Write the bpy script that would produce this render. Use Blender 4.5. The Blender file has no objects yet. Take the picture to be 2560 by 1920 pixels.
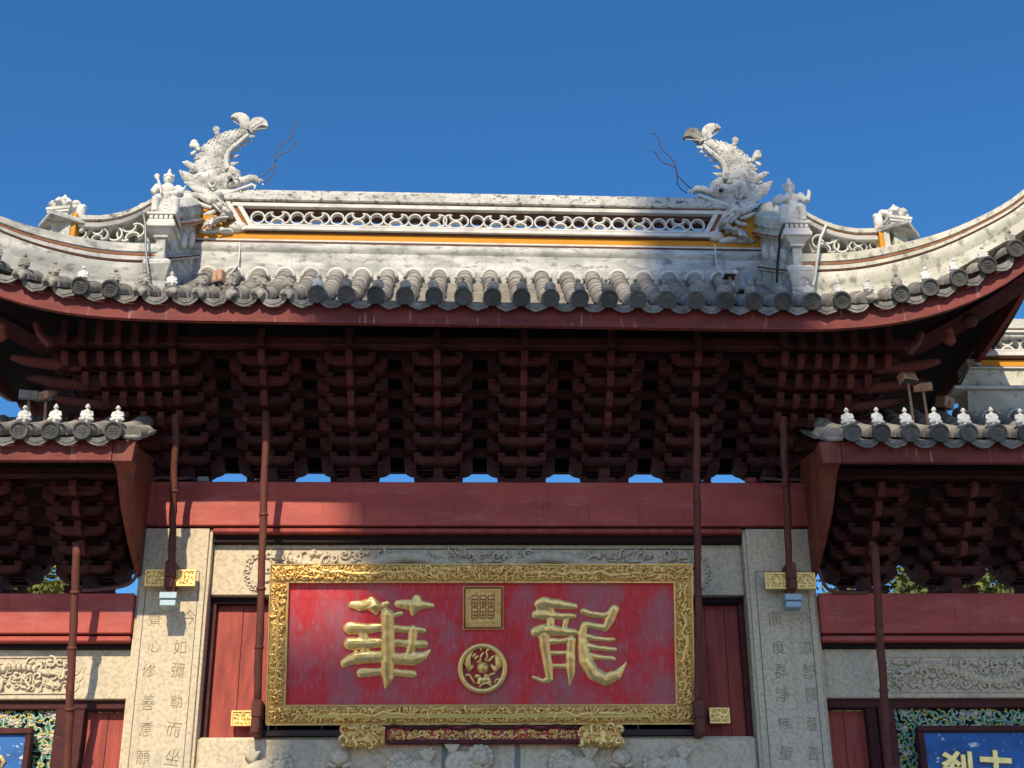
import bpy, bmesh, math, random
from mathutils import Vector, Matrix, Quaternion, noise as mnoise
R = math.radians
PI = math.pi
random.seed(11)
scene = bpy.context.scene
COL = scene.collection

# ------------------------------------------------------------------ camera, sky, sun, exposure
FPX, CX, CY = 3588.0, 1280.0, 960.0
CAM = Vector((-0.035, -12.6, 1.6))
pitch, yaw, roll = R(24.43), R(1.6), R(-0.45)
fwd = Vector((math.sin(yaw) * math.cos(pitch), math.cos(yaw) * math.cos(pitch), math.sin(pitch)))
r0 = Vector((math.cos(yaw), -math.sin(yaw), 0))
u0 = r0.cross(fwd)
rt = r0 * math.cos(roll) + u0 * math.sin(roll)
upv = -r0 * math.sin(roll) + u0 * math.cos(roll)
cd = bpy.data.cameras.new('camera')
cam = bpy.data.objects.new('camera', cd)
COL.objects.link(cam)
m3 = Matrix((rt, upv, -fwd)).transposed()
cam.matrix_world = Matrix.Translation(CAM) @ m3.to_4x4()
cd.sensor_width = 36.0
cd.lens = 36.0 * FPX / 2560.0
cd.clip_start = 0.1
cd.clip_end = 2000
scene.camera = cam

SUN_EL, SUN_AZ = R(38), R(10.5)          # azimuth measured from straight in front of the gate towards the left
SDIR = Vector((-math.sin(SUN_AZ) * math.cos(SUN_EL), -math.cos(SUN_AZ) * math.cos(SUN_EL), math.sin(SUN_EL)))
world = bpy.data.worlds.new('World')
scene.world = world
world.use_nodes = True
wn = world.node_tree.nodes
wl = world.node_tree.links
bg = wn['Background']
sky = wn.new('ShaderNodeTexSky')
sky.sky_type = 'NISHITA'
sky.sun_disc = False
sky.sun_elevation = SUN_EL
sky.sun_rotation = math.atan2(SDIR.x, SDIR.y)
sky.altitude = 0
sky.air_density = 1.0
sky.dust_density = 0.6
sky.ozone_density = 6.0
hs = wn.new('ShaderNodeHueSaturation')
hs.inputs['Saturation'].default_value = 1.2
wl.new(sky.outputs[0], hs.inputs['Color'])
wl.new(hs.outputs[0], bg.inputs[0])
bg.inputs[1].default_value = 0.15
sl = bpy.data.lights.new('sun', 'SUN')
sl.energy = 5.0
sl.angle = R(0.53)
sl.color = (1.0, 0.85, 0.62)
so = bpy.data.objects.new('sun', sl)
COL.objects.link(so)
so.location = (0, -20, 30)
so.rotation_euler = (-SDIR).to_track_quat('-Z', 'Y').to_euler()
scene.view_settings.view_transform = 'Standard'
scene.view_settings.look = 'None'
scene.view_settings.exposure = 0.16
scene.view_settings.gamma = 1.0
scene.view_settings.use_curve_mapping = False

# ------------------------------------------------------------------ geometry helpers
def P(u, v, Y):
    """the point where the sight line of a photograph pixel meets the upright plane y = Y"""
    d = fwd + rt * ((u - CX) / FPX) - upv * ((v - CY) / FPX)
    return CAM + d * ((Y - CAM.y) / d.y)

def PZ(p):
    d = Vector(p) - CAM
    z = d.dot(fwd)
    return CX + FPX * d.dot(rt) / z, CY - FPX * d.dot(upv) / z

class MB:
    def __init__(s):
        s.v = []; s.f = []
    def add(s, vs, fs):
        n = len(s.v)
        s.v.extend([tuple(x) for x in vs])
        s.f.extend([tuple(i + n for i in f) for f in fs])
        return s
    def box(s, x0, x1, y0, y1, z0, z1, M=None):
        vs = [Vector(p) for p in ((x0,y0,z0),(x1,y0,z0),(x1,y1,z0),(x0,y1,z0),(x0,y0,z1),(x1,y0,z1),(x1,y1,z1),(x0,y1,z1))]
        if M: vs = [M @ p for p in vs]
        return s.add(vs, [(0,3,2,1),(4,5,6,7),(0,1,5,4),(1,2,6,5),(2,3,7,6),(3,0,4,7)])
    def prism(s, poly, fn, d0, d1):
        """poly in 2D, fn(a, b, d) -> 3D"""
        n = len(poly)
        vs = [fn(a, b, d0) for a, b in poly] + [fn(a, b, d1) for a, b in poly]
        fs = [tuple(range(n - 1, -1, -1)), tuple(range(n, 2 * n))]
        fs += [(i, (i + 1) % n, n + (i + 1) % n, n + i) for i in range(n)]
        return s.add(vs, fs)
    def tube(s, pts, rad, n=8, flat=None, caps=True):
        """pts: list of vectors; rad: number or list; flat=(axis, factor) squashes the section along an axis"""
        pts = [Vector(p) for p in pts]
        k = len(pts)
        if not isinstance(rad, (list, tuple)): rad = [rad] * k
        rings = []
        prev = None
        for i, p in enumerate(pts):
            t = (pts[min(i + 1, k - 1)] - pts[max(i - 1, 0)])
            if t.length < 1e-9: t = Vector((0, 0, 1))
            t.normalize()
            if prev is None:
                a = Vector((0, 1, 0)) if abs(t.y) < 0.9 else Vector((1, 0, 0))
                n1 = t.cross(a).normalized()
            else:
                n1 = (prev - t * prev.dot(t))
                n1 = n1.normalized() if n1.length > 1e-6 else t.orthogonal().normalized()
            prev = n1
            n2 = t.cross(n1)
            ring = []
            for j in range(n):
                a = 2 * PI * j / n
                o = (n1 * math.cos(a) + n2 * math.sin(a)) * max(rad[i], 1e-4)
                if flat: o = o - flat[0] * (o.dot(flat[0]) * (1 - flat[1]))
                ring.append(p + o)
            rings.append(ring)
        vs = [q for r_ in rings for q in r_]
        fs = []
        for i in range(k - 1):
            for j in range(n):
                fs.append((i * n + j, i * n + (j + 1) % n, (i + 1) * n + (j + 1) % n, (i + 1) * n + j))
        if caps:
            fs.append(tuple(range(n - 1, -1, -1)))
            fs.append(tuple((k - 1) * n + j for j in range(n)))
        return s.add(vs, fs)
    def ball(s, c, r, seg=12, rows=8, M=None):
        if not isinstance(r, (list, tuple)): r = (r, r, r)
        c = Vector(c)
        vs = []; fs = []
        T = M or Matrix.Identity(3)
        vs.append(c + T @ Vector((0, 0, -r[2])))
        for i in range(1, rows):
            a = -PI / 2 + PI * i / rows
            for j in range(seg):
                b = 2 * PI * j / seg
                vs.append(c + T @ Vector((r[0] * math.cos(a) * math.cos(b), r[1] * math.cos(a) * math.sin(b), r[2] * math.sin(a))))
        vs.append(c + T @ Vector((0, 0, r[2])))
        for j in range(seg): fs.append((0, 1 + (j + 1) % seg, 1 + j))
        for i in range(rows - 2):
            for j in range(seg):
                a = 1 + i * seg
                fs.append((a + j, a + (j + 1) % seg, a + seg + (j + 1) % seg, a + seg + j))
        l = len(vs) - 1
        a = 1 + (rows - 2) * seg
        for j in range(seg): fs.append((a + j, a + (j + 1) % seg, l))
        return s.add(vs, fs)
    def lathe(s, prof, n, fn):
        """prof [(r, h)], fn(x, y, h) -> 3D"""
        k = len(prof)
        vs = [fn(r_ * math.cos(2 * PI * j / n), r_ * math.sin(2 * PI * j / n), h) for r_, h in prof for j in range(n)]
        fs = [(i * n + j, i * n + (j + 1) % n, (i + 1) * n + (j + 1) % n, (i + 1) * n + j) for i in range(k - 1) for j in range(n)]
        fs.append(tuple(range(n - 1, -1, -1))); fs.append(tuple((k - 1) * n + j for j in range(n)))
        return s.add(vs, fs)
    def mesh(s, name, smooth=False):
        me = bpy.data.meshes.new(name)
        me.from_pydata(s.v, [], s.f)
        me.update()
        if smooth: me.shade_smooth()
        return me

def fix_normals(me):
    bm = bmesh.new(); bm.from_mesh(me)
    bmesh.ops.recalc_face_normals(bm, faces=bm.faces[:])
    bm.to_mesh(me); bm.free()

def link(name, me, mat, parent=None, loc=None, rot=None, M=None, kind=None):
    o = bpy.data.objects.new(name, me)
    COL.objects.link(o)
    if mat is not None and len(me.materials) == 0: me.materials.append(mat)
    if parent is not None: o.parent = parent
    if M is not None: o.matrix_local = M
    if loc is not None: o.location = loc
    if rot is not None: o.rotation_euler = rot
    if kind: o['kind'] = kind
    return o

def obj(name, mb, mat, parent=None, smooth=False, kind=None, bevel=0, angle=None, **kw):
    me = mb.mesh(name, False)
    fix_normals(me)
    if bevel:
        bm = bmesh.new(); bm.from_mesh(me)
        es = [e for e in bm.edges if len(e.link_faces) == 2 and e.calc_face_angle(0) > R(35)]
        bmesh.ops.bevel(bm, geom=es, offset=bevel, segments=1, affect='EDGES', clamp_overlap=True)
        bm.to_mesh(me); bm.free()
    if smooth: me.shade_smooth()
    if angle: me.shade_smooth(); me.set_sharp_from_angle(angle=R(angle))
    return link(name, me, mat, parent, kind=kind, **kw)

def thing(name, label, cat, loc=(0, 0, 0), group=None):
    o = bpy.data.objects.new(name, None)
    COL.objects.link(o)
    o.location = loc
    o['label'] = label; o['category'] = cat
    if group: o['group'] = group
    return o

def tag(o, label, cat, group=None):
    o['label'] = label; o['category'] = cat
    if group: o['group'] = group
    return o

def sculpt(mb, voxel, smooth=2):
    """one continuous surface out of overlapping closed shapes"""
    me = mb.mesh('clay'); fix_normals(me)
    o = bpy.data.objects.new('clay', me); COL.objects.link(o)
    m = o.modifiers.new('r', 'REMESH'); m.mode = 'VOXEL'; m.voxel_size = voxel
    if smooth:
        k = o.modifiers.new('s', 'SMOOTH'); k.iterations = smooth; k.factor = 0.5
    dg = bpy.context.evaluated_depsgraph_get()
    ev = o.evaluated_get(dg)
    out = bpy.data.meshes.new_from_object(ev, depsgraph=dg)
    bpy.data.objects.remove(o); bpy.data.meshes.remove(me)
    out.shade_smooth()
    return out

def roughen(me, amp, scale, seed=0):
    bm = bmesh.new(); bm.from_mesh(me); bm.normal_update()
    for v in bm.verts:
        v.co += v.normal * (amp * mnoise.noise(v.co * scale + Vector((seed, 0, 0))))
    bm.to_mesh(me); bm.free()
    me.update()

def glyph(ch, size, depth, thin=0.0, bevel=0.0):
    cu = bpy.data.curves.new('glyph', 'FONT')
    cu.body = ch; cu.size = size; cu.extrude = depth; cu.offset = thin
    cu.align_x = 'CENTER'; cu.align_y = 'CENTER'
    cu.resolution_u = 3
    if bevel: cu.bevel_depth = bevel; cu.bevel_resolution = 1
    o = bpy.data.objects.new('glyph', cu); COL.objects.link(o)
    dg = bpy.context.evaluated_depsgraph_get()
    me = bpy.data.meshes.new_from_object(o.evaluated_get(dg), depsgraph=dg)
    bpy.data.objects.remove(o); bpy.data.curves.remove(cu)
    me.materials.clear()
    # centre on its own bounds
    if me.vertices:
        xs = [v.co.x for v in me.vertices]; ys = [v.co.y for v in me.vertices]
        c = Vector(((min(xs) + max(xs)) / 2, (min(ys) + max(ys)) / 2, 0))
        for v in me.vertices: v.co -= c
    return me

# ------------------------------------------------------------------ materials
def mat(name, col, rough=0.8, metal=0.0, layers=(), bump=(), rand=0.0, coat=0.0, spec=0.3):
    """layers: (colour, scale xyz, low, high, amount); bump: (scale, strength, distance). Patterns sit in world space."""
    m = bpy.data.materials.new(name)
    m.use_nodes = True
    nt = m.node_tree; N = nt.nodes; L = nt.links
    b = N['Principled BSDF']
    b.inputs['Roughness'].default_value = rough
    b.inputs['Metallic'].default_value = metal
    b.inputs['Specular IOR Level'].default_value = spec
    if coat: b.inputs['Coat Weight'].default_value = coat; b.inputs['Coat Roughness'].default_value = 0.25
    geo = N.new('ShaderNodeNewGeometry')
    cur = None
    rgb = N.new('ShaderNodeRGB'); rgb.outputs[0].default_value = (*col, 1)
    cur = rgb.outputs[0]
    for i, (c2, sc, lo, hi, amt) in enumerate(layers):
        mp = N.new('ShaderNodeVectorMath'); mp.operation = 'MULTIPLY'
        mp.inputs[1].default_value = sc if isinstance(sc, (tuple, list)) else (sc, sc, sc)
        L.new(geo.outputs['Position'], mp.inputs[0])
        off = N.new('ShaderNodeVectorMath'); off.operation = 'ADD'; off.inputs[1].default_value = (i * 7.3, i * 3.1, i * 5.7)
        L.new(mp.outputs[0], off.inputs[0])
        nz = N.new('ShaderNodeTexNoise'); nz.inputs['Scale'].default_value = 1.0; nz.inputs['Detail'].default_value = 6; nz.inputs['Roughness'].default_value = 0.62
        L.new(off.outputs[0], nz.inputs['Vector'])
        mr = N.new('ShaderNodeMapRange'); mr.inputs[1].default_value = lo; mr.inputs[2].default_value = hi; mr.inputs[4].default_value = amt
        L.new(nz.outputs['Fac'], mr.inputs[0])
        mx = N.new('ShaderNodeMix'); mx.data_type = 'RGBA'
        L.new(mr.outputs[0], mx.inputs[0]); L.new(cur, mx.inputs[6]); mx.inputs[7].default_value = (*c2, 1)
        cur = mx.outputs[2]
    if rand:
        oi = N.new('ShaderNodeObjectInfo')
        mr = N.new('ShaderNodeMapRange'); mr.inputs[3].default_value = 1 - rand; mr.inputs[4].default_value = 1 + rand
        L.new(oi.outputs['Random'], mr.inputs[0])
        vm = N.new('ShaderNodeVectorMath'); vm.operation = 'SCALE'
        L.new(cur, vm.inputs[0]); L.new(mr.outputs[0], vm.inputs['Scale'])
        cur = vm.outputs[0]
    L.new(cur, b.inputs['Base Color'])
    prev = None
    for sc, st, dist in bump:
        mp = N.new('ShaderNodeVectorMath'); mp.operation = 'MULTIPLY'
        mp.inputs[1].default_value = sc if isinstance(sc, (tuple, list)) else (sc, sc, sc)
        L.new(geo.outputs['Position'], mp.inputs[0])
        nz = N.new('ShaderNodeTexNoise'); nz.inputs['Scale'].default_value = 1; nz.inputs['Detail'].default_value = 5
        L.new(mp.outputs[0], nz.inputs['Vector'])
        bp = N.new('ShaderNodeBump'); bp.inputs['Strength'].default_value = st; bp.inputs['Distance'].default_value = dist
        L.new(nz.outputs['Fac'], bp.inputs['Height'])
        if prev: L.new(prev, bp.inputs['Normal'])
        prev = bp.outputs[0]
    if prev: L.new(prev, b.inputs['Normal'])
    return m

GREY = (0.20, 0.20, 0.185)
M_white = mat('white_stucco', (0.56, 0.555, 0.52), 0.9, layers=[((0.30, 0.305, 0.29), (1.8, 1.8, 6), 0.38, 0.58, 0.85), ((0.24, 0.24, 0.225), (9, 9, 1.5), 0.52, 0.68, 0.6), ((0.12, 0.12, 0.115), (8, 8, 15), 0.53, 0.66, 0.75), ((0.07, 0.07, 0.065), (34, 34, 34), 0.63, 0.7, 0.55)], bump=[(30, 0.5, 0.006), (8, 0.3, 0.01)])
M_white2 = mat('white_limewash', (0.62, 0.61, 0.57), 0.9, layers=[((0.34, 0.34, 0.32), (5, 5, 8), 0.48, 0.66, 0.7), ((0.14, 0.14, 0.13), (30, 30, 30), 0.64, 0.72, 0.5)], bump=[(45, 0.5, 0.004)])
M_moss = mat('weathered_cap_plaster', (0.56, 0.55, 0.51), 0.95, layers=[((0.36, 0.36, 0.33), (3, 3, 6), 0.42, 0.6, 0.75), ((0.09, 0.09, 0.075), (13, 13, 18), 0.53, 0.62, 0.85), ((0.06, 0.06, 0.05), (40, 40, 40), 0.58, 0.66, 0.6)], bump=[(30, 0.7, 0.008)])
M_hip = mat('stained_hip_plaster', (0.56, 0.54, 0.46), 0.95, layers=[((0.40, 0.39, 0.31), (4, 4, 3), 0.42, 0.62, 0.8), ((0.15, 0.15, 0.12), (12, 12, 7), 0.53, 0.66, 0.75), ((0.07, 0.07, 0.06), (36, 36, 30), 0.60, 0.68, 0.6)], bump=[(22, 0.7, 0.008)])
M_fish = mat('fish_stucco', (0.60, 0.59, 0.55), 0.9, layers=[((0.30, 0.30, 0.275), (6, 6, 6), 0.42, 0.60, 0.8), ((0.13, 0.125, 0.11), (22, 22, 22), 0.54, 0.65, 0.7)], bump=[(45, 0.6, 0.004)])
M_tailgrey = mat('mossy_grey_stucco', (0.20, 0.20, 0.165), 0.95, layers=[((0.09, 0.09, 0.075), (18, 18, 18), 0.45, 0.62, 0.8)], bump=[(45, 0.6, 0.004)])
M_orange = mat('ochre_plaster', (0.58, 0.25, 0.025), 0.85, layers=[((0.45, 0.20, 0.03), (6, 6, 12), 0.45, 0.7, 0.5)], bump=[(40, 0.3, 0.003)])
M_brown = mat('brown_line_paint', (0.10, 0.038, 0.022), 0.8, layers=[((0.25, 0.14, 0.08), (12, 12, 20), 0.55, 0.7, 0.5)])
M_rust = mat('rust_line_paint', (0.26, 0.085, 0.025), 0.8, layers=[((0.45, 0.36, 0.27), (12, 12, 20), 0.56, 0.7, 0.6)])
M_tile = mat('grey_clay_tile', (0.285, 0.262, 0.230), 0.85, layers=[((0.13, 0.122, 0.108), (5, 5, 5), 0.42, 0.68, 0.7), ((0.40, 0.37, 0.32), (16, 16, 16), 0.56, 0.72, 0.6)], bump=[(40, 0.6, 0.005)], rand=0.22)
M_disc = mat('dark_clay_disc', (0.085, 0.085, 0.082), 0.8, layers=[((0.17, 0.165, 0.15), (12, 12, 12), 0.50, 0.70, 0.7)], bump=[(60, 0.6, 0.004)], rand=0.25)
M_drip = mat('drip_tile_clay', (0.15, 0.148, 0.14), 0.85, layers=[((0.30, 0.29, 0.26), (10, 10, 10), 0.47, 0.68, 0.7), ((0.06, 0.06, 0.058), (22, 22, 22), 0.57, 0.68, 0.7)], bump=[(50, 0.8, 0.006)], rand=0.25)
M_mortar = mat('lime_mortar', (0.30, 0.285, 0.25), 0.95, layers=[((0.16, 0.155, 0.14), (14, 14, 14), 0.47, 0.64, 0.8)], bump=[(40, 0.9, 0.008)])
M_red = mat('red_beam_paint', (0.41, 0.074, 0.055), 0.6, layers=[((0.31, 0.050, 0.042), (1.3, 3, 6), 0.42, 0.62, 0.8), ((0.44, 0.15, 0.13), (2.2, 5, 7), 0.52, 0.72, 0.6), ((0.56, 0.32, 0.29), (9, 24, 50), 0.62, 0.74, 0.5), ((0.12, 0.028, 0.024), (18, 14, 1.6), 0.57, 0.74, 0.6)], bump=[((6, 6, 60), 0.2, 0.004), (50, 0.15, 0.003)], spec=0.35)
M_wood = mat('maroon_bracket_wood', (0.070, 0.015, 0.015), 0.75, layers=[((0.036, 0.0095, 0.0095), (6, 6, 14), 0.42, 0.62, 0.85), ((0.15, 0.080, 0.066), (11, 11, 40), 0.58, 0.74, 0.6)], bump=[(30, 0.3, 0.004)], rand=0.4)
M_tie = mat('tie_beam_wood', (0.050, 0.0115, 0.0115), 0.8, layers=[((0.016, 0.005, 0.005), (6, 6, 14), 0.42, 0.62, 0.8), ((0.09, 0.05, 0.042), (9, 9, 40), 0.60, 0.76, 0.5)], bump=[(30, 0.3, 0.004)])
M_nose = mat('arm_end_wood', (0.100, 0.023, 0.019), 0.75, layers=[((0.09, 0.025, 0.02), (18, 18, 18), 0.42, 0.62, 0.7), ((0.25, 0.14, 0.11), (14, 14, 40), 0.60, 0.76, 0.5)], bump=[(30, 0.3, 0.004)], rand=0.2)
M_gable = mat('gable_board_paint', (0.20, 0.050, 0.030), 0.65, layers=[((0.11, 0.03, 0.02), (14, 9, 1.6), 0.42, 0.62, 0.8), ((0.30, 0.12, 0.07), (18, 12, 2.2), 0.58, 0.74, 0.5)], bump=[((30, 30, 3), 0.4, 0.005)])
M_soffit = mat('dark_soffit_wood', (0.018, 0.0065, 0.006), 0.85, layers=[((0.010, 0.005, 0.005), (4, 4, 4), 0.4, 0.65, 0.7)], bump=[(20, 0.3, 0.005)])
M_fascia = mat('fascia_paint', (0.185, 0.036, 0.031), 0.7, layers=[((0.10, 0.021, 0.019), (3, 3, 10), 0.42, 0.6, 0.7), ((0.50, 0.33, 0.29), (26, 26, 2.2), 0.605, 0.72, 0.7)], bump=[(40, 0.3, 0.004)])
M_plank = mat('red_plank_paint', (0.36, 0.070, 0.052), 0.7, layers=[((0.20, 0.04, 0.035), (16, 16, 2.2), 0.42, 0.62, 0.8), ((0.42, 0.16, 0.14), (22, 22, 4), 0.60, 0.76, 0.5)], bump=[((40, 40, 4), 0.4, 0.005)])
M_pole = mat('brown_pole_wood', (0.13, 0.040, 0.026), 0.7, layers=[((0.10, 0.03, 0.025), (16, 16, 4), 0.45, 0.62, 0.8), ((0.33, 0.14, 0.10), (22, 22, 6), 0.60, 0.74, 0.5)], bump=[((40, 40, 6), 0.5, 0.005)])
M_granite = mat('granite', (0.60, 0.505, 0.36), 0.85, layers=[((0.30, 0.265, 0.20), (7, 7, 0.9), 0.55, 0.74, 0.5), ((0.36, 0.295, 0.20), (30, 30, 30), 0.46, 0.62, 0.7), ((0.56, 0.49, 0.37), (60, 60, 60), 0.56, 0.66, 0.6), ((0.30, 0.29, 0.26), (2.5, 2.5, 1.2), 0.52, 0.72, 0.45), ((0.14, 0.13, 0.11), (110, 110, 110), 0.66, 0.72, 0.5)], bump=[(80, 0.35, 0.003)])
M_carve = mat('carved_granite', (0.62, 0.53, 0.385), 0.88, layers=[((0.32, 0.285, 0.23), (24, 24, 24), 0.48, 0.64, 0.6), ((0.17, 0.16, 0.14), (90, 90, 90), 0.62, 0.70, 0.5)], bump=[(70, 0.4, 0.003)])
M_ink = mat('incised_lettering', (0.22, 0.18, 0.12), 0.9, layers=[((0.50, 0.42, 0.29), (34, 34, 34), 0.46, 0.60, 0.75)])
M_groove = mat('weathered_joint', (0.16, 0.145, 0.12), 0.95)
M_golddark = mat('worn_gilt_ground', (0.36, 0.19, 0.05), 0.5, metal=0.6, layers=[((0.10, 0.04, 0.02), (30, 30, 30), 0.45, 0.6, 0.8)], bump=[(60, 0.4, 0.005)])
M_sealred = mat('seal_groove_red', (0.26, 0.07, 0.04), 0.6)
M_goldmid = mat('gilt_ground', (0.70, 0.45, 0.15), 0.45, metal=0.55, layers=[((0.28, 0.13, 0.05), (40, 40, 40), 0.50, 0.64, 0.8)], bump=[(60, 0.4, 0.005)])
M_gold = mat('gilt', (0.92, 0.61, 0.21), 0.36, metal=0.6, layers=[((0.50, 0.30, 0.08), (30, 30, 30), 0.48, 0.66, 0.7), ((0.20, 0.10, 0.04), (60, 60, 60), 0.62, 0.70, 0.7)], bump=[(60, 0.25, 0.004)])
M_gold2 = mat('bright_gilt', (0.94, 0.65, 0.24), 0.28, metal=0.65, layers=[((0.62, 0.40, 0.12), (18, 18, 18), 0.50, 0.68, 0.6), ((0.30, 0.13, 0.06), (50, 50, 50), 0.65, 0.72, 0.6)], bump=[(26, 0.3, 0.006)])
M_goldflat = mat('yellow_gilt_strip', (0.74, 0.55, 0.16), 0.4, metal=0.5)
M_board = mat('crimson_lacquer', (0.60, 0.024, 0.034), 0.5, layers=[((0.36, 0.12, 0.14), (3.4, 3.4, 2.0), 0.44, 0.62, 0.8), ((0.44, 0.26, 0.28), (40, 40, 2.2), 0.52, 0.74, 0.45), ((0.47, 0.02, 0.02), (3, 3, 2), 0.55, 0.7, 0.6)], bump=[((60, 60, 4), 0.2, 0.003)], spec=0.45)
M_blue = mat('blue_lacquer', (0.008, 0.11, 0.36), 0.45, layers=[((0.004, 0.055, 0.22), (4, 4, 7), 0.42, 0.65, 0.8), ((0.60, 0.62, 0.63), (7, 7, 11), 0.635, 0.645, 0.95), ((0.55, 0.58, 0.60), (26, 26, 30), 0.66, 0.67, 0.9)], bump=[(30, 0.2, 0.003)], spec=0.4)
M_green = mat('green_scroll_paint', (0.05, 0.25, 0.16), 0.7, layers=[((0.10, 0.30, 0.22), (20, 20, 20), 0.5, 0.68, 0.6)])
M_pale = mat('pale_scroll_paint', (0.60, 0.58, 0.48), 0.8, layers=[((0.28, 0.30, 0.27), (22, 22, 22), 0.48, 0.66, 0.7)])
M_yel = mat('yellow_leaf_paint', (0.62, 0.46, 0.06), 0.7)
M_back = mat('dark_green_backing', (0.03, 0.055, 0.045), 0.85)
M_steel = mat('pale_blue_steel', (0.30, 0.40, 0.45), 0.45, metal=0.3, layers=[((0.20, 0.27, 0.30), (20, 20, 20), 0.5, 0.7, 0.5)])
M_grey = mat('grey_metal', (0.24, 0.25, 0.25), 0.5, metal=0.4)
M_rustbox = mat('rusty_tan_metal', (0.42, 0.25, 0.17), 0.6, metal=0.2, layers=[((0.55, 0.40, 0.25), (16, 16, 16), 0.5, 0.66, 0.6)])
M_greenstrip = mat('grey_green_paint', (0.17, 0.20, 0.18), 0.8)
M_glass = mat('lamp_glass', (0.05, 0.06, 0.06), 0.08, spec=0.6)
M_cable = mat('brown_cable', (0.13, 0.06, 0.05), 0.6)
M_iron = mat('dark_iron', (0.035, 0.025, 0.025), 0.5, metal=0.5)
M_figw = mat('figure_whitewash', (0.60, 0.59, 0.56), 0.9, layers=[((0.36, 0.355, 0.33), (26, 26, 26), 0.48, 0.66, 0.7), ((0.15, 0.14, 0.125), (50, 50, 50), 0.60, 0.70, 0.6)], bump=[(90, 0.5, 0.003)], rand=0.12)
M_figg = mat('figure_worn_clay', (0.30, 0.285, 0.245), 0.9, layers=[((0.13, 0.125, 0.115), (24, 24, 24), 0.44, 0.62, 0.8), ((0.52, 0.50, 0.46), (30, 30, 30), 0.58, 0.70, 0.7)], bump=[(80, 0.6, 0.004)], rand=0.2)
M_paving = mat('pale_paving', (0.40, 0.355, 0.30), 0.9, layers=[((0.31, 0.275, 0.235), 0.7, 0.42, 0.64, 0.7)], bump=[(6, 0.3, 0.01)])
M_bark = mat('bark', (0.11, 0.085, 0.06), 0.95, bump=[((20, 20, 4), 0.8, 0.02)])
M_leafA = mat('yellowing_leaf', (0.20, 0.19, 0.035), 0.6, layers=[((0.07, 0.11, 0.025), 2.2, 0.40, 0.62, 0.85)], rand=0.1)
M_leafB = mat('green_leaf', (0.10, 0.13, 0.03), 0.6, layers=[((0.22, 0.20, 0.05), 2.6, 0.48, 0.64, 0.8), ((0.04, 0.07, 0.02), 1.1, 0.50, 0.7, 0.7)], rand=0.1)
M_concrete = mat('shade_block_render', (0.42, 0.41, 0.39), 0.9, layers=[((0.34, 0.33, 0.31), 0.5, 0.4, 0.6, 0.6)])

# ------------------------------------------------------------------ ground
g = MB().add([(-900, -900, 0), (900, -900, 0), (900, 900, 0), (-900, 900, 0)], [(0, 1, 2, 3)])
go = obj('ground', g, M_paving); go['kind'] = 'structure'

# ================================================================== THE GATE
gate = thing('memorial_gate', 'ornate temple gateway with granite columns, red beams, tiered brackets and grey tiled roofs', 'gateway')

# ---- columns
BT, BB = 6.307, 5.878          # main beam top and bottom
columns = []
for s in (-1, 1):
    xo, xi = s * 3.078, s * 2.440
    x0, x1 = min(xo, xi), max(xo, xi)
    bm = bmesh.new()
    q = [(x0, -0.0), (x1, -0.0), (x1, 0.6), (x0, 0.6)]
    c = 0.028
    prof = [(x0, c), (x0 + c, c), (x0 + c, 0), (x1 - c, 0), (x1 - c, c), (x1, c), (x1, 0.6), (x0, 0.6)]
    mb = MB().prism(prof, lambda a, b, d: Vector((a, b, d)), 0.0, 5.86)
    # raised margin round a sunken writing panel
    co = obj('stone_column', mb, M_granite, gate, bevel=0.004)
    columns.append(co)
    px0, px1 = x0 + 0.085, x1 - 0.085
    for nm, bx in (('panel_line', (px0 - 0.0035, px0 + 0.0035, 2.2, 5.45)), ('panel_line', (px1 - 0.0035, px1 + 0.0035, 2.2, 5.45)), ('panel_line', (px0 + 0.004, px1 - 0.004, 5.447, 5.453))):
        obj(nm, MB().box(bx[0], bx[1], -0.0025, 0.01, bx[2], bx[3]), M_groove, co)

# carved couplet characters
L_right = [('今', 580, 235), ('如', 490, 520), ('彌', 470, 740), ('勒', 455, 1030), ('而', 430, 1300), ('坐', 420, 1560)]
L_left = [('齊', 255, 260), ('心', 255, 510), ('修', 195, 740), ('善', 190, 1040), ('意', 170, 1290), ('願', 140, 1560)]
R_left = [('廣', 215, 250), ('度', 250, 520), ('群', 270, 745), ('淨', 290, 970), ('無', 310, 1240), ('量', 320, 1520)]
R_right = [('亮', 490, 240), ('道', 505, 520), ('智', 530, 750), ('龍', 560, 960), ('華', 565, 1250), ('着', 575, 1520)]
rot_face = Matrix.Rotation(R(90), 4, 'X')
for co, ox, lst in ((columns[0], 320, L_right + L_left), (columns[1], 1880, R_left + R_right)):
    for ch, cx_, cy_ in lst:
        p = P(ox + cx_ / 3.773, 1480 + cy_ / 3.773, 0.0)
        me = glyph(ch, 0.138, 0.0035, -0.0018)
        o = link('carved_character', me, M_ink, co)
        o.matrix_local = Matrix.Translation((p.x, 0.0, p.z)) @ rot_face @ Matrix.Rotation(R(random.uniform(-9, 9)), 4, 'Z') @ Matrix.Diagonal((random.uniform(0.82, 1.02), random.uniform(0.88, 1.15), 1, 1))

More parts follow.
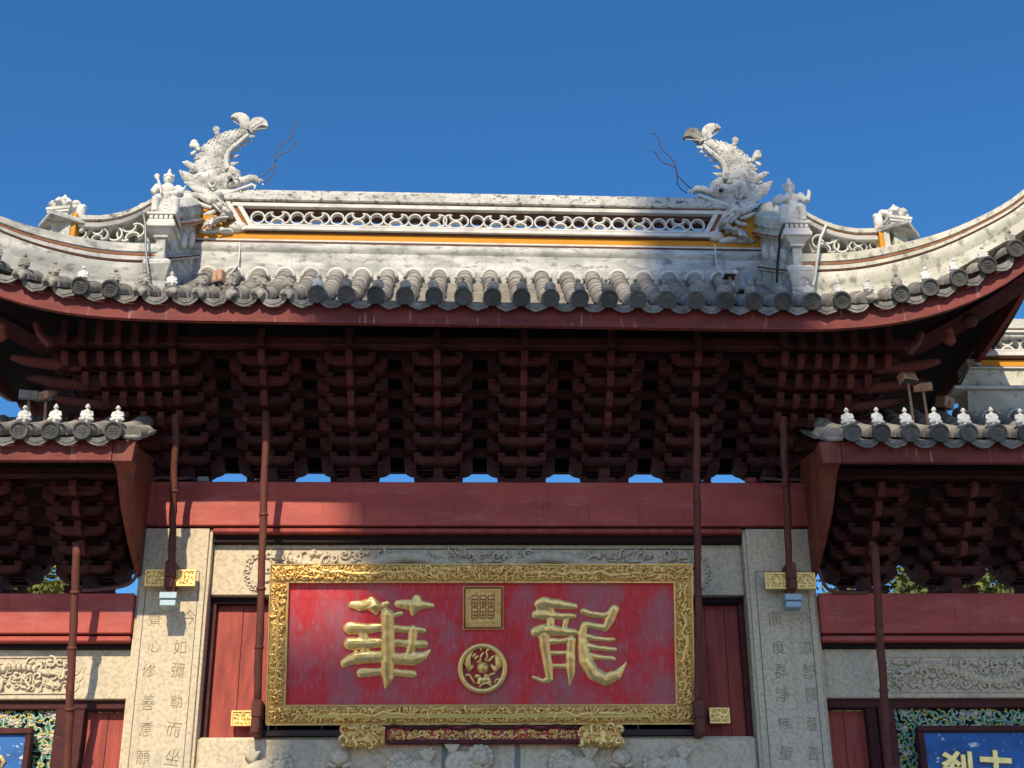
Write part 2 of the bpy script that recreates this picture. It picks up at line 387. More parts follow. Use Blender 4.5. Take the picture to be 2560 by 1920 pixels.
# ---- beams
def round_end_beam(x0, x1, z0, z1, y0, y1, r):
    pts = []
    for cx_, a0 in ((x1 - r, 0), (x0 + r, 90)):
        for i in range(7):
            a = R(a0 + 15 * i)
            pts.append((cx_ + r * math.cos(a), z1 - r + r * math.sin(a)))
    pts += [(x0, z0), (x1, z0)]
    return MB().prism(pts, lambda a, b, d: Vector((a, d, b)), y0, y1)
obj('red_beam', round_end_beam(-3.10, 3.10, BB, BT, -0.03, 0.47, 0.09), M_red, gate, bevel=0.008, angle=40)
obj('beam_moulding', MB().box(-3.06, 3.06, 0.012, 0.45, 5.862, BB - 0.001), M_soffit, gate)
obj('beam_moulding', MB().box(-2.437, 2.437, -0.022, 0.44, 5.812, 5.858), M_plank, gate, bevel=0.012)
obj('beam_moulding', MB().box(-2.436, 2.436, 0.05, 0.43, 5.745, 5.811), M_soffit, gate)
SBT, SBB = 5.240, 4.872
for s in (-1, 1):
    def bx(y0, y1, z0, z1, xa=3.082, xb=6.9):
        return MB().box(min(s * xa, s * xb), max(s * xa, s * xb), y0, y1, z0, z1)
    obj('red_beam', bx(-0.03, 0.45, SBB, SBT), M_red, gate, bevel=0.008)
    obj('beam_moulding', bx(0.02, 0.44, 4.855, SBB - 0.001), M_soffit, gate)
    obj('beam_moulding', bx(-0.015, 0.43, 4.80, 4.853), M_red, gate, bevel=0.012)
    obj('beam_moulding', bx(0.06, 0.42, 4.765, 4.798), M_soffit, gate)

# ---- carving helpers: scrolls drawn in a plane; fn(a, b, h) -> 3D with h the height of the relief
def spiral(mb, fn, a, b, r, turns=1.4, w=0.008, lift=0.008, ph=0.0, hand=1, n=5, steps=13):
    pts = []; rad = []
    for i in range(steps):
        t = i / (steps - 1)
        ang = ph + hand * t * turns * 2 * PI
        rr = r * (1 - 0.88 * t)
        pts.append(fn(a + rr * math.cos(ang), b + rr * math.sin(ang), lift * (0.5 + 0.6 * t)))
        rad.append(w * (0.75 + 0.5 * t))
    mb.tube(pts, rad, n)

def wave(mb, fn, a, b, ln, ang, amp, w=0.008, lift=0.008, n=5, steps=9):
    pts = []; rad = []
    for i in range(steps):
        t = i / (steps - 1) - 0.5
        x = t * ln; y = amp * math.sin(t * 2 * PI)
        pts.append(fn(a + x * math.cos(ang) - y * math.sin(ang), b + x * math.sin(ang) + y * math.cos(ang), lift))
        rad.append(w * (1 - 1.5 * abs(t) ** 2 * 1.6))
    mb.tube(pts, rad, n)

def blob(mb, fn, a, b, ra, rb, h, ang=0.0, seg=8):
    vs = []; fs = []
    for k, (sc, hh) in enumerate(((1.0, 0.0), (0.82, 0.6), (0.45, 0.95))):
        for j in range(seg):
            t = 2 * PI * j / seg
            x = ra * sc * math.cos(t); y = rb * sc * math.sin(t)
            vs.append(fn(a + x * math.cos(ang) - y * math.sin(ang), b + x * math.sin(ang) + y * math.cos(ang), hh * h))
    vs.append(fn(a, b, h))
    for k in range(2):
        for j in range(seg):
            fs.append((k * seg + j, k * seg + (j + 1) % seg, (k + 1) * seg + (j + 1) % seg, (k + 1) * seg + j))
    for j in range(seg): fs.append((2 * seg + j, 2 * seg + (j + 1) % seg, 3 * seg))
    fs.append(tuple(range(seg - 1, -1, -1)))
    mb.add(vs, fs)

def scrollwork(mb, fn, a0, a1, b0, b1, cell, rng, w=0.008, lift=0.01, fill=1.0):
    na = max(1, round((a1 - a0) / cell)); nb = max(1, round((b1 - b0) / cell))
    for i in range(na):
        for j in range(nb):
            if rng.random() > fill: continue
            a = a0 + (i + 0.5 + rng.uniform(-.3, .3)) * (a1 - a0) / na
            b = b0 + (j + 0.5 + rng.uniform(-.25, .25)) * (b1 - b0) / nb
            k = rng.random()
            if k < 0.45: spiral(mb, fn, a, b, cell * rng.uniform(.35, .6), rng.uniform(.8, 1.5), w * rng.uniform(.8, 1.2), lift * rng.uniform(.7, 1.4), rng.uniform(0, 6.28), rng.choice((-1, 1)))
            elif k < 0.75: wave(mb, fn, a, b, cell * rng.uniform(.9, 1.5), rng.uniform(0, 3.14), cell * .2, w * rng.uniform(.8, 1.3), lift * rng.uniform(.7, 1.3))
            else: blob(mb, fn, a, b, cell * rng.uniform(.25, .45), cell * rng.uniform(.15, .3), lift * 1.9, rng.uniform(0, 3.14))

def dragon(mb, fn, a0, a1, bc, amp, waves, w, lift, n=7):
    pts = []; rad = []
    K = 40
    for i in range(K):
        t = i / (K - 1)
        a = a0 + (a1 - a0) * t
        b = bc + amp * math.sin(t * waves * 2 * PI)
        pts.append(fn(a, b, lift))
        rad.append(w * (0.25 + 0.95 * math.sin(PI * min(1, 0.12 + t * 0.9)) ** 0.7))
    mb.tube(pts, rad, n)
    # legs
    for t in (0.3, 0.68):
        i = int(t * K)
        p = pts[i]
    return pts

# ---- stone lintel under the main beam with dragons
def front(Y):
    return lambda a, b, h: Vector((a, Y - h, b))
rng = random.Random(5)
lin = obj('stone_lintel', MB().box(-2.437, 2.437, 0.12, 0.46, 5.264, 5.743), M_granite, gate, bevel=0.006)
F = front(0.12)
obj('lintel_moulding', MB().box(-2.05, 2.05, 0.105, 0.13, 5.705, 5.722), M_granite, lin, bevel=0.004)
obj('lintel_moulding', MB().box(-2.05, 2.05, 0.1085, 0.13, 5.696, 5.7045), M_groove, lin)
for s in (-1, 1):
    mb = MB()
    # one long dragon per half, scaled and sinuous
    pts = dragon(mb, F, s * 0.35, s * 1.95, 5.545, 0.075, 1.3, 0.055, 0.010, 9)
    blob(mb, F, s * 0.30, 5.55, 0.11, 0.07, 0.05, 0.3 * s); blob(mb, F, s * 0.20, 5.53, 0.07, 0.03, 0.05, -0.2 * s)
    for k in range(4): wave(mb, F, s * (0.38 + 0.05 * k), 5.60 - 0.01 * k, 0.16, R(25) * s, 0.015, 0.007, 0.03)
    for a in (0.75, 1.35): wave(mb, F, s * a, 5.44, 0.22, R(50) * s, 0.03, 0.022, 0.015); wave(mb, F, s * (a + 0.1), 5.58, 0.2, R(-30) * s, 0.03, 0.02, 0.015)
    # scales along the body
    for i in range(3, 37):
        p = pts[i]
        for k in (-0.6, 0.0, 0.6):
            blob(mb, F, p.x + rng.uniform(-.006, .006), p.z + k * 0.035, 0.017, 0.013, 0.062 - abs(k) * 0.014, 0, 6)
    obj('dragon_carving', mb, M_carve, lin, smooth=True)
mb = MB()
scrollwork(mb, F, -2.02, 2.02, 5.36, 5.69, 0.105, rng, 0.014, 0.020, 1.0)
scrollwork(mb, F, -2.02, 2.02, 5.36, 5.69, 0.075, rng, 0.009, 0.014, 0.9)
for s in (-1, 1):
    for k in range(9):
        a = R(90 + s * 0 + 22 * k)
        spiral(mb, F, s * 2.02 + s * 0.12 * math.cos(R(-80 + 20 * k)) - s * 0.02, 5.48 + 0.16 * math.sin(R(-80 + 20 * k)), 0.035, 1.2, 0.009, 0.012, rng.uniform(0, 6), s)
obj('cloud_carving', mb, M_carve, lin, smooth=True, kind='stuff')

# side bay lintels
for s in (-1, 1):
    xa, xb = (3.082, 6.9) if s > 0 else (-6.9, -3.082)
    ln = obj('stone_lintel', MB().box(xa, xb, 0.12, 0.46, 4.322, 4.763), M_granite, gate, bevel=0.006)
    obj('lintel_moulding', MB().box(s * 5.05 - 1.45, s * 5.05 + 1.45, 0.107, 0.13, 4.685, 4.70), M_granite, ln, bevel=0.003)
    obj('lintel_moulding', MB().box(s * 5.05 - 1.45, s * 5.05 + 1.45, 0.107, 0.13, 4.365, 4.38), M_granite, ln, bevel=0.003)
    mb = MB(); F2 = front(0.12)
    x_in, x_out = s * 3.62, s * 5.6
    pts = dragon(mb, F2, s * 3.78, s * 5.5, 4.535, 0.07, 1.5, 0.032, 0.006, 9)
    for i in range(3, 37):
        p = pts[i]
        for k in (-0.6, 0.0, 0.6): blob(mb, F2, p.x, p.z + k * 0.03, 0.016, 0.012, 0.056 - abs(k) * 0.012, 0, 6)
    obj('dragon_carving', mb, M_carve, ln, smooth=True)
    mb = MB()
    scrollwork(mb, F2, min(x_in, x_out), max(x_in, x_out), 4.40, 4.67, 0.10, rng, 0.014, 0.022, 1.0)
    scrollwork(mb, F2, min(x_in, x_out), max(x_in, x_out), 4.40, 4.67, 0.07, rng, 0.010, 0.016, 1.0)
    obj('cloud_carving', mb, M_carve, ln, smooth=True, kind='stuff')
    # scalloped outline at the inner end of the carving
    mb = MB()
    for (cx_, cz_, rr) in ((3.60, 4.60, .075), (3.56, 4.53, .06), (3.60, 4.45, .075)):
        pts = [F2(s * (cx_ - rr * math.cos(R(a))), cz_ + rr * math.sin(R(a)), 0.004) for a in range(-80, 81, 16)]
        mb.tube(pts, 0.006, 5)
    for (cx_, cz_, rr) in ((3.50, 4.63, .10), (3.42, 4.53, .09), (3.50, 4.43, .10)):
        pts = [F2(s * (cx_ - rr * math.cos(R(a))), cz_ + rr * math.sin(R(a)), 0.000) for a in range(-70, 71, 14)]
        mb.tube(pts, 0.0035, 5)
    obj('scalloped_border', mb, M_carve, ln, smooth=True)

# ---- lower stone lintel with lions and balls
low = obj('stone_lintel', MB().box(-2.437, 2.437, 0.05, 0.50, 3.30, 3.978), M_granite, gate, bevel=0.03)
for u in (1111, 1293.5):
    a = P(u, 1880, 0.045)
    obj('divider_strip', MB().box(a.x - 0.024, a.x + 0.024, 0.044, 0.06, 3.30, 3.93), M_greenstrip, low)
def lion(u, v, face):
    p = P(u, v + 10, 0.05); x, z = p.x, p.z
    mb = MB()
    rg = random.Random(int(u))
    mb.ball((x, 0.02, z), (0.085, 0.06, 0.085))
    mb.ball((x + face * 0.03, -0.05, z - 0.035), (0.05, 0.04, 0.035))
    for k in range(13):
        a = k * 2 * PI / 13
        mb.ball((x + 0.10 * math.cos(a), 0.0, z + 0.10 * math.sin(a)), (0.024, 0.035, 0.024), 10, 8)
    for k in range(8):
        a = k * 2 * PI / 8 + 0.3
        mb.ball((x - face * 0.012 + 0.062 * math.cos(a), -0.03, z + 0.012 + 0.062 * math.sin(a)), (0.022, 0.03, 0.022), 10, 8)
    mb.ball((x - face * 0.16, 0.03, z - 0.05), (0.15, 0.06, 0.11))
    mb.ball((x - face * 0.02, 0.02, z - 0.16), (0.05, 0.06, 0.12))
    mb.ball((x - face * 0.26, 0.02, z - 0.18), (0.06, 0.06, 0.12))
    # bushy tail with locks
    for k in range(4):
        a = R(45 + 30 * k)
        q = [(x - face * (0.24 + 0.02 * i * math.cos(a) * 1.2), 0.01 - 0.01 * i, z + 0.05 + 0.028 * i * math.sin(a)) for i in range(5)]
        mb.tube(q, [0.026, 0.026, 0.024, 0.020, 0.012], 8)
    mb.v = [(a, 0.05 + (b - 0.05) * 0.8, c) for a, b, c in mb.v]
    me = sculpt(mb, 0.0065, 0)
    link('lion_carving', me, M_carve, low)
lion(700, 1908, 1); lion(1000, 1908, -1); lion(1200, 1885, 1); lion(1405, 1900, -1); lion(1640, 1900, -1)
for u, v in ((850, 1893), (1553, 1893)):
    p = P(u, v, 0.03)
    mb = MB().ball((p.x, 0.03, p.z), (0.082, 0.07, 0.082), 20, 12)
    for k in (-1, 1):
        mb.tube([(p.x + k * 0.03, 0.0, p.z - 0.09), (p.x + k * 0.09, -0.01, p.z - 0.06), (p.x + k * 0.11, 0.02, p.z - 0.10), (p.x + k * 0.08, 0.02, p.z - 0.15)], [0.02, 0.022, 0.018, 0.01], 6)
    obj('ball_carving', mb, M_carve, low, smooth=True)

# ---- plank walls beside the plaque and in the side bays
def plank_wall(x0, x1, z0, z1, Y, n, m=M_plank):
    w = (x1 - x0) / n
    for i in range(n):
        obj('plank', MB().box(x0 + i * w + 0.002, x0 + (i + 1) * w - 0.002, Y + random.uniform(-.004, .004), Y + 0.04, z0, z1), m, gate, bevel=0.003)
plank_wall(-2.437, -1.86, 3.98, 5.262, 0.27, 2)
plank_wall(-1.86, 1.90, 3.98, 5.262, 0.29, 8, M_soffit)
plank_wall(1.90, 2.437, 3.98, 5.262, 0.27, 3)
for x0, x1 in ((-2.436, -1.95), (1.95, 2.436)):
    obj('wood_rail', MB().box(x0, x1, 0.19, 0.265, 5.205, 5.262), M_soffit, gate, bevel=0.004)
for x in (-2.41, 2.41):
    obj('wood_rail', MB().box(x - 0.026, x + 0.026, 0.20, 0.265, 3.98, 5.203), M_wood, gate, bevel=0.004)
obj('wood_rail', MB().box(-1.95, 1.98, 0.02, 0.18, 3.982, 4.03), M_iron, gate)
for s in (-1, 1):
    xs = sorted((s * 3.082, s * 3.46))
    plank_wall(xs[0], xs[1], 2.6, 4.235, 0.27, 2)
    xs = sorted((s * 3.082, s * 6.9))
    obj('wood_rail', MB().box(xs[0], xs[1], 0.17, 0.30, 4.245, 4.32), M_wood, gate, bevel=0.006)
    xs = sorted((s * 3.462, s * 3.55)); obj('wood_rail', MB().box(xs[0], xs[1], 0.17, 0.30, 2.6, 4.243), M_wood, gate, bevel=0.006)
    xs = sorted((s * 3.56, s * 3.70)); obj('wood_rail', MB().box(xs[0], xs[1], 0.14, 0.30, 2.6, 4.243), M_wood, gate, bevel=0.006)

# ---- painted openwork panels behind the blue plaques
rng = random.Random(21)
for s in (-1, 1):
    fr = thing('carved_screen', ('screen of green scrolls and pale flowers ' + ('beside the sunlit left column' if s < 0 else 'in the shaded right bay')), 'screen', group='painted openwork screens behind the blue boards')
    F3 = front(0.24)
    x_in, x_out = s * 3.705, s * 5.6
    xs = sorted((x_in, x_out))
    obj('backing', MB().box(xs[0], xs[1], 0.262, 0.275, 2.9, 4.243), M_back, fr)
    areas = [(min(x_in, s * 3.87), max(x_in, s * 3.87), 3.55, 4.05), (xs[0], xs[1], 4.05, 4.238)]
    mg, mp, my = MB(), MB(), MB()
    for a0, a1, b0, b1 in areas:
        cell = 0.062
        na, nb = max(2, round((a1 - a0) / cell)), max(2, round((b1 - b0) / cell))
        for i in range(na):
            for j in range(nb):
                a = a0 + (i + .5 + rng.uniform(-.2, .2)) * (a1 - a0) / na; b = b0 + (j + .5 + rng.uniform(-.2, .2)) * (b1 - b0) / nb
                k = rng.random()
                ph = rng.uniform(0, 6.28); hd = rng.choice((-1, 1))
                if k < 0.55:
                    spiral(mg, F3, a, b, 0.042, 0.9, 0.014, 0.006, ph, hd)
                    spiral(mp, F3, a, b, 0.052, 0.95, 0.006, 0.016, ph, hd)
                elif k < 0.78:
                    for q in range(3): spiral(mp, F3, a, b, 0.05 - 0.014 * q, 0.95, 0.005, 0.012 + 0.005 * q, ph, 1, 5, 12)
                    blob(mp, F3, a, b, 0.02, 0.02, 0.03)
                    for q in range(9): blob(mp, F3, a + 0.036 * math.cos(q * .7), b + 0.036 * math.sin(q * .7), 0.014, 0.009, 0.026, q * .7, 6)
                else:
                    blob(mg, F3, a, b, 0.045, 0.025, 0.022, ph)
                    wave(mp, F3, a, b, 0.1, ph, 0.02, 0.006, 0.02)
                if rng.random() < 0.85: blob(my, F3, a + rng.uniform(-.04, .04), b + rng.uniform(-.04, .04), 0.021, 0.013, 0.028, rng.uniform(0, 3), 6)
    obj('green_scrolls', mg, M_green, fr, smooth=True, kind='stuff')
    obj('pale_flowers', mp, M_pale, fr, smooth=True, kind='stuff')
    obj('yellow_leaves', my, M_yel, fr, smooth=True, kind='stuff')

# ---- blue name boards of the side bays
for s in (-1, 1):
    pl = thing('name_board', 'blue lacquered name board with ' + ('gold characters and flaking paint, in the shaded right bay' if s > 0 else 'brown frame left of the sunlit column'), 'sign', group='blue boards of the side bays')
    x0 = s * 3.862; x1 = s * 6.0
    xs = sorted((x0 + s * 0.055, x1))
    zt = 4.062
    obj('board', MB().box(xs[0], xs[1], 0.085, 0.14, 2.9, zt - 0.055), M_blue, pl)
    xs2 = sorted((x0, x1))
    obj('frame_rail', MB().box(xs2[0], xs2[1], 0.05, 0.15, zt - 0.053, zt), M_wood, pl, bevel=0.008)
    xs3 = sorted((x0, x0 + s * 0.053))
    obj('frame_rail', MB().box(xs3[0], xs3[1], 0.052, 0.15, 2.9, zt - 0.0545), M_wood, pl, bevel=0.008)
    if s > 0:
        for ch, u, v, w in (('刹', 2392, 1925, 0.40), ('古', 2490, 1925, 0.40)):
            p = P(u, v, 0.08)
            me = glyph(ch, w, 0.012, 0.010, 0.008)
            o = link('gilt_character', me, M_gold2, pl)
            o.matrix_local = Matrix.Translation((p.x, 0.078, p.z)) @ rot_face @ Matrix.Rotation(R(-3), 4, 'Z') @ Matrix.Diagonal((0.72, 0.85, 1, 1))
    else:
        p = P(2, 1898, 0.08)
        mb = MB().tube([(p.x - .06, .078, p.z - .07), (p.x - .03, .07, p.z + .005), (p.x + .0, .068, p.z + .015), (p.x + .03, .075, p.z - .02), (p.x + .01, .078, p.z - .08)], [.012, .025, .026, .02, .01], 8, (Vector((0, 1, 0)), .6))
        obj('gilt_character', mb, M_gold2, pl, smooth=True)
        
# ================================================================== DOUGONG BRACKETS
YW, D_, H_ = 0.20, 0.165, 0.13
AW = 0.062                                            # width of an arm seen from the front
def boat(half, zb, hgt, y0, y1):
    """a cross arm: flat top, ends curved up underneath in steps"""
    c = min(0.13, half * 0.55)
    pts = [(-half, zb + hgt), (-half, zb + hgt * 0.72), (-half + c * 0.14, zb + hgt * 0.46), (-half + c * 0.34, zb + hgt * 0.22), (-half + c * 0.62, zb + hgt * 0.06), (-half + c, zb)]
    pts = pts + [(-a, b) for a, b in reversed(pts)]
    return MB().prism(pts, lambda a, b, d: Vector((a, d, b)), y0, y1)
def dou(mb, x, y, z, w=0.045, h=0.042):
    """bearing block: square top, tapered foot"""
    for (wa, wb, za, zb) in ((w * 0.72, w, z - 0.004, z + h * 0.45), (w, w, z + h * 0.45, z + h)):
        vs = [(x - wa, y - wa, za), (x + wa, y - wa, za), (x + wa, y + wa, za), (x - wa, y + wa, za), (x - wb, y - wb, zb), (x + wb, y - wb, zb), (x + wb, y + wb, zb), (x - wb, y + wb, zb)]
        mb.add(vs, [(0, 3, 2, 1), (4, 5, 6, 7), (0, 1, 5, 4), (1, 2, 6, 5), (2, 3, 7, 6), (3, 0, 4, 7)])
def short_arm():
    mb = boat(0.230, 0.0, 0.068, -0.04, 0.04)
    for x in (-0.196, 0.196): dou(mb, x, 0, 0.068, 0.036, 0.046)
    return mb
def long_arm():
    # the middle is cut back into the shade, only the curved ends come forward
    mb = MB().box(-0.22, 0.22, 0.05, 0.09, 0.03, 0.088)
    for k in (-1, 1):
        pts = [(0.205, 0.088), (0.325, 0.088), (0.325, 0.048), (0.308, 0.026), (0.28, 0.009), (0.25, 0.0), (0.205, -0.004)]
        mb.prism([(k * a, b) for a, b in pts], lambda a, b, d: Vector((a, d, b)), -0.038, 0.095)
        dou(mb, k * 0.288, 0, 0.088, 0.040)
    return mb
def nose_arm(nose):
    # side view (y forward is negative): reaches one step in front of its own cross arm plane, curved under
    if nose:
        pts = [(0.18, 0.080), (-0.128, 0.092), (-0.135, 0.088), (-0.133, 0.030), (-0.105, 0.012), (-0.075, -0.012), (-0.05, -0.026), (-0.02, -0.02), (0.02, 0.0), (0.18, 0.01)]
    else:
        pts = [(0.18, 0.088), (-0.055, 0.088), (-0.06, 0.055), (-0.05, 0.02), (-0.02, -0.01), (0.02, -0.02), (0.18, 0.0)]
    mb = MB().prism(pts, lambda a, b, d: Vector((d, a, b)), -AW / 2, AW / 2)
    if not nose: dou(mb, 0, 0.0, 0.086, 0.044, 0.036)
    return mb
def prep(mb, name, bevel=0.005, m_=None):
    me = mb.mesh(name); fix_normals(me)
    bm = bmesh.new(); bm.from_mesh(me)
    es = [e for e in bm.edges if len(e.link_faces) == 2 and e.calc_face_angle(0) > R(40)]
    bmesh.ops.bevel(bm, geom=es, offset=bevel, segments=1, affect='EDGES', clamp_overlap=True)
    bm.to_mesh(me); bm.free()
    me.materials.append(m_ or M_wood)
    return me
ME_short, ME_long, ME_nose, ME_hua = prep(short_arm(), 'short_arm'), prep(long_arm(), 'long_arm'), prep(nose_arm(True), 'nose_arm', 0.005, M_nose), prep(nose_arm(False), 'forward_arm')
def cap_block():
    mb = MB()
    mb.box(-0.085, 0.085, YW - 0.20, YW + 0.12, 0.0, 0.06)
    mb.box(-0.045, 0.045, YW - 0.12, YW + 0.12, 0.06, 0.30)
    return mb
ME_cap = prep(cap_block(), 'cap_block')
# the rear half of a set, one mesh
def rear_half(K):
    mb = MB()
    for k in range(1, K + 1):
        y = YW + 0.1 + D_ * k; z = 0.07 + H_ * k
        for src, yy, zz in ((short_arm(), y, z), (long_arm(), y - D_, z)):
            mb.add([(a, b + yy, c + zz) for a, b, c in src.v], src.f)
        mb.box(-AW / 2, AW / 2, y - 0.2, y + 0.06, z, z + 0.088)
    return mb
ME_rear = {6: prep(rear_half(6), 'rear_arms', 0.003), 5: prep(rear_half(5), 'rear_arms', 0.003)}

def bracket_set(x, z0, K, nose_from, rear=True):
    root = link('bracket_set', ME_cap, M_wood, gate, loc=(x, 0, z0))
    for k in range(0, K + 1):
        y = YW - D_ * k; z = 0.07 + H_ * k - (0.05 if k == 0 else 0)
        j = random.uniform(-.004, .004)
        link('short_arm', ME_short, M_wood, root, loc=(j, y, z), rot=(0, random.uniform(-.006, .006), 0))
        if k >= 1:
            link('long_arm', ME_long, M_wood, root, loc=(-j, y + D_, z), rot=(0, random.uniform(-.006, .006), 0))
            link('nose_arm' if k >= nose_from else 'forward_arm', ME_nose if k >= nose_from else ME_hua, M_wood, root, loc=(j, y, z + 0.001))
    if rear: link('rear_arms', ME_rear[K], M_wood, root)
    return root
MAIN_X = [-2.755 + 0.79 * i for i in range(8)]
for x in MAIN_X: bracket_set(x, BT, 6, 3)
SIDE_X = {-1: [-3.55, -4.36], 1: [3.565, 4.40, 5.21]}
for s in (-1, 1):
    for x in SIDE_X[s]: bracket_set(x, SBT, 5, 2)
# tie beams that join the sets, one pair per tier
for k in range(0, 6):
    y = YW - D_ * k; z = BT + 0.07 + H_ * (k + 2) + 0.008
    e = 2.95 + D_ * k
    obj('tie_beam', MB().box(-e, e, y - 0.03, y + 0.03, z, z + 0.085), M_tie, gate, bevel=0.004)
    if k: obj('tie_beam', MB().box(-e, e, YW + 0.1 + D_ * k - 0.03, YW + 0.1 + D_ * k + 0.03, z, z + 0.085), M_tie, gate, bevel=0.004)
for s in (-1, 1):
    for k in range(0, 5):
        y = YW - D_ * k; z = SBT + 0.07 + H_ * (k + 2) + 0.008
        xs = sorted((s * 3.10, s * 6.9))
        if z + .085 < 6.2: obj('tie_beam', MB().box(xs[0], xs[1], y - 0.03, y + 0.03, z, z + 0.085), M_tie, gate, bevel=0.004)
        if k and z < 6.2: obj('tie_beam', MB().box(xs[0], xs[1], YW + 0.1 + D_ * k - 0.03, YW + 0.1 + D_ * k + 0.03, z, z + 0.085), M_tie, gate, bevel=0.004)
obj('tie_beam', MB().box(-3.0, 3.0, 0.46, 0.52, BT + 0.285, BT + 0.62), M_soffit, gate)
obj('eave_purlin', MB().box(-4.0, 4.0, -0.92, -0.80, BT + 0.98, BT + 1.07), M_wood, gate, bevel=0.01)
obj('eave_purlin', MB().box(-4.0, 4.0, 1.30, 1.42, BT + 0.98, BT + 1.07), M_wood, gate, bevel=0.01)
for s in (-1, 1):
    xs = sorted((s * 3.1, s * 6.9))
    obj('eave_purlin', MB().box(xs[0], xs[1], -0.78, -0.68, SBT + 0.84, SBT + 0.92), M_wood, gate, bevel=0.01)

# corner clusters: rows of noses spreading beyond the end columns, side noses and diagonal arms
for s in (-1, 1):
    xc = s * 2.765
    root = link('bracket_set', ME_cap, M_wood, gate, loc=(xc, 0.0, BT)); root.name = 'corner_bracket_set'
    root.scale = (0.98, 0.98, 0.98)
    for k in range(1, 7):
        y = YW - D_ * k; z = 0.07 + H_ * k
        for j in range(1, k + 1):
            xx = s * 0.163 * j
            link('nose_arm' if k >= 3 else 'forward_arm', ME_nose if k >= 3 else ME_hua, M_wood, root, loc=(xx, y, z))
        # arms running along the facade to the corner and ending as side noses
        ln = D_ * k
        for jj in range(0, k + 1):
            yy = YW - D_ * jj
            pts = [(0.0, 0.088), (ln + 0.13, 0.098), (ln + 0.135, 0.022), (ln + 0.09, -0.01), (ln + 0.04, -0.055), (ln, -0.045), (ln - 0.1, 0.0), (0.0, 0.0)]
            o = obj('side_arm', MB().prism(pts, lambda a, b, d: Vector((s * a, d, b)), yy - 0.03, yy + 0.03), M_wood, root)
            o.location = (0, 0, z)
        # long log-like arms that fan out beyond the last nose, tips turned up
        q = D_ * k
        for dq, dy, dz, ln, m_ in ((0.0, 0.0, 0.03, 0.46, M_nose), (-0.05, 0.30, -0.03, 0.44, M_wood)):
            if k < 2: continue
            pts = []; rad = []
            for i in range(9):
                t = i / 8
                pts.append((s * (q + dq - 0.12 + (ln + 0.12) * t), YW - q + 0.06 + dy - 0.20 * t, dz - 0.07 * t + 0.06 * t ** 3)); rad.append((0.06 - 0.012 * t) if t < 0.85 else 0.045 - 0.02 * (t - 0.85) / 0.15)
            o = obj('diagonal_arm', MB().tube(pts, rad, 8), m_, root, smooth=True)
            o.location = (0, 0, z)
    # posts standing above the top noses
    for j in range(0, 7):
        xx = s * 0.163 * j
        obj('strut_post', MB().box(xx - 0.034, xx + 0.034, -1.02, -0.93, 0.98, 1.20), M_wood, root, bevel=0.006)
for pts in ([(90, 808), (100, 835), (112, 850), (126, 862)], [(2304, 832), (2296, 855), (2285, 868), (2270, 880)]):
    obj('curved_strut', MB().tube([P(u, v, -1.15) for u, v in pts], [0.03, 0.034, 0.034, 0.04], 4), M_nose, gate)
for x in MAIN_X[1:-1]:
    obj('strut_post', MB().box(x - 0.03, x + 0.03, -0.99, -0.93, BT + 0.96, BT + 1.12), M_wood, gate, bevel=0.006)

# ================================================================== ROOF OF THE CENTRE BAY
def lift(x): return 0.0535 * max(0.0, abs(x) - 2.7) ** 3 - 0.012 * x * (1 if abs(x) < 3 else 3 / abs(x))
def yeave(x): return -1.5 - 0.3 * max(0.0, (abs(x) - 2.3) / 2.7) ** 2
def zroof(x, Y):
    """top of the pan tiles of the front slope"""
    t = Y - yeave(x)
    tt = max(0, t)
    fall = max(0.0, 1 - tt / 2.0)
    return 7.415 + 0.50 * t + 0.135 * tt * tt + lift(x) * fall
RIDGE_Y = 0.20
# fascia board and soffit follow the eave curve
NX = 60
XS = [-5.12 + 10.24 * i / NX for i in range(NX + 1)]
mb = MB()
vs = []; fs = []
for x in XS:
    y = yeave(x) + 0.035; zb = 7.222 + lift(x); zt = 7.425 + lift(x)
    vs += [(x, y, zb), (x, y, zt), (x, y + 0.05, zt), (x, y + 0.05, zb)]
for i in range(NX):
    a = i * 4; b = a + 4
    for j in range(4): fs.append((a + j, a + (j + 1) % 4, b + (j + 1) % 4, b + j))
fs += [(0, 1, 2, 3), (NX * 4 + 3, NX * 4 + 2, NX * 4 + 1, NX * 4)]
obj('fascia_board', MB().add(vs, fs), M_fascia, gate)
# rear fascia, mirrored about the ridge plane
vs2 = [(a, 2 * RIDGE_Y - b, c) for a, b, c in vs]
obj('fascia_board', MB().add(vs2, fs), M_fascia, gate)
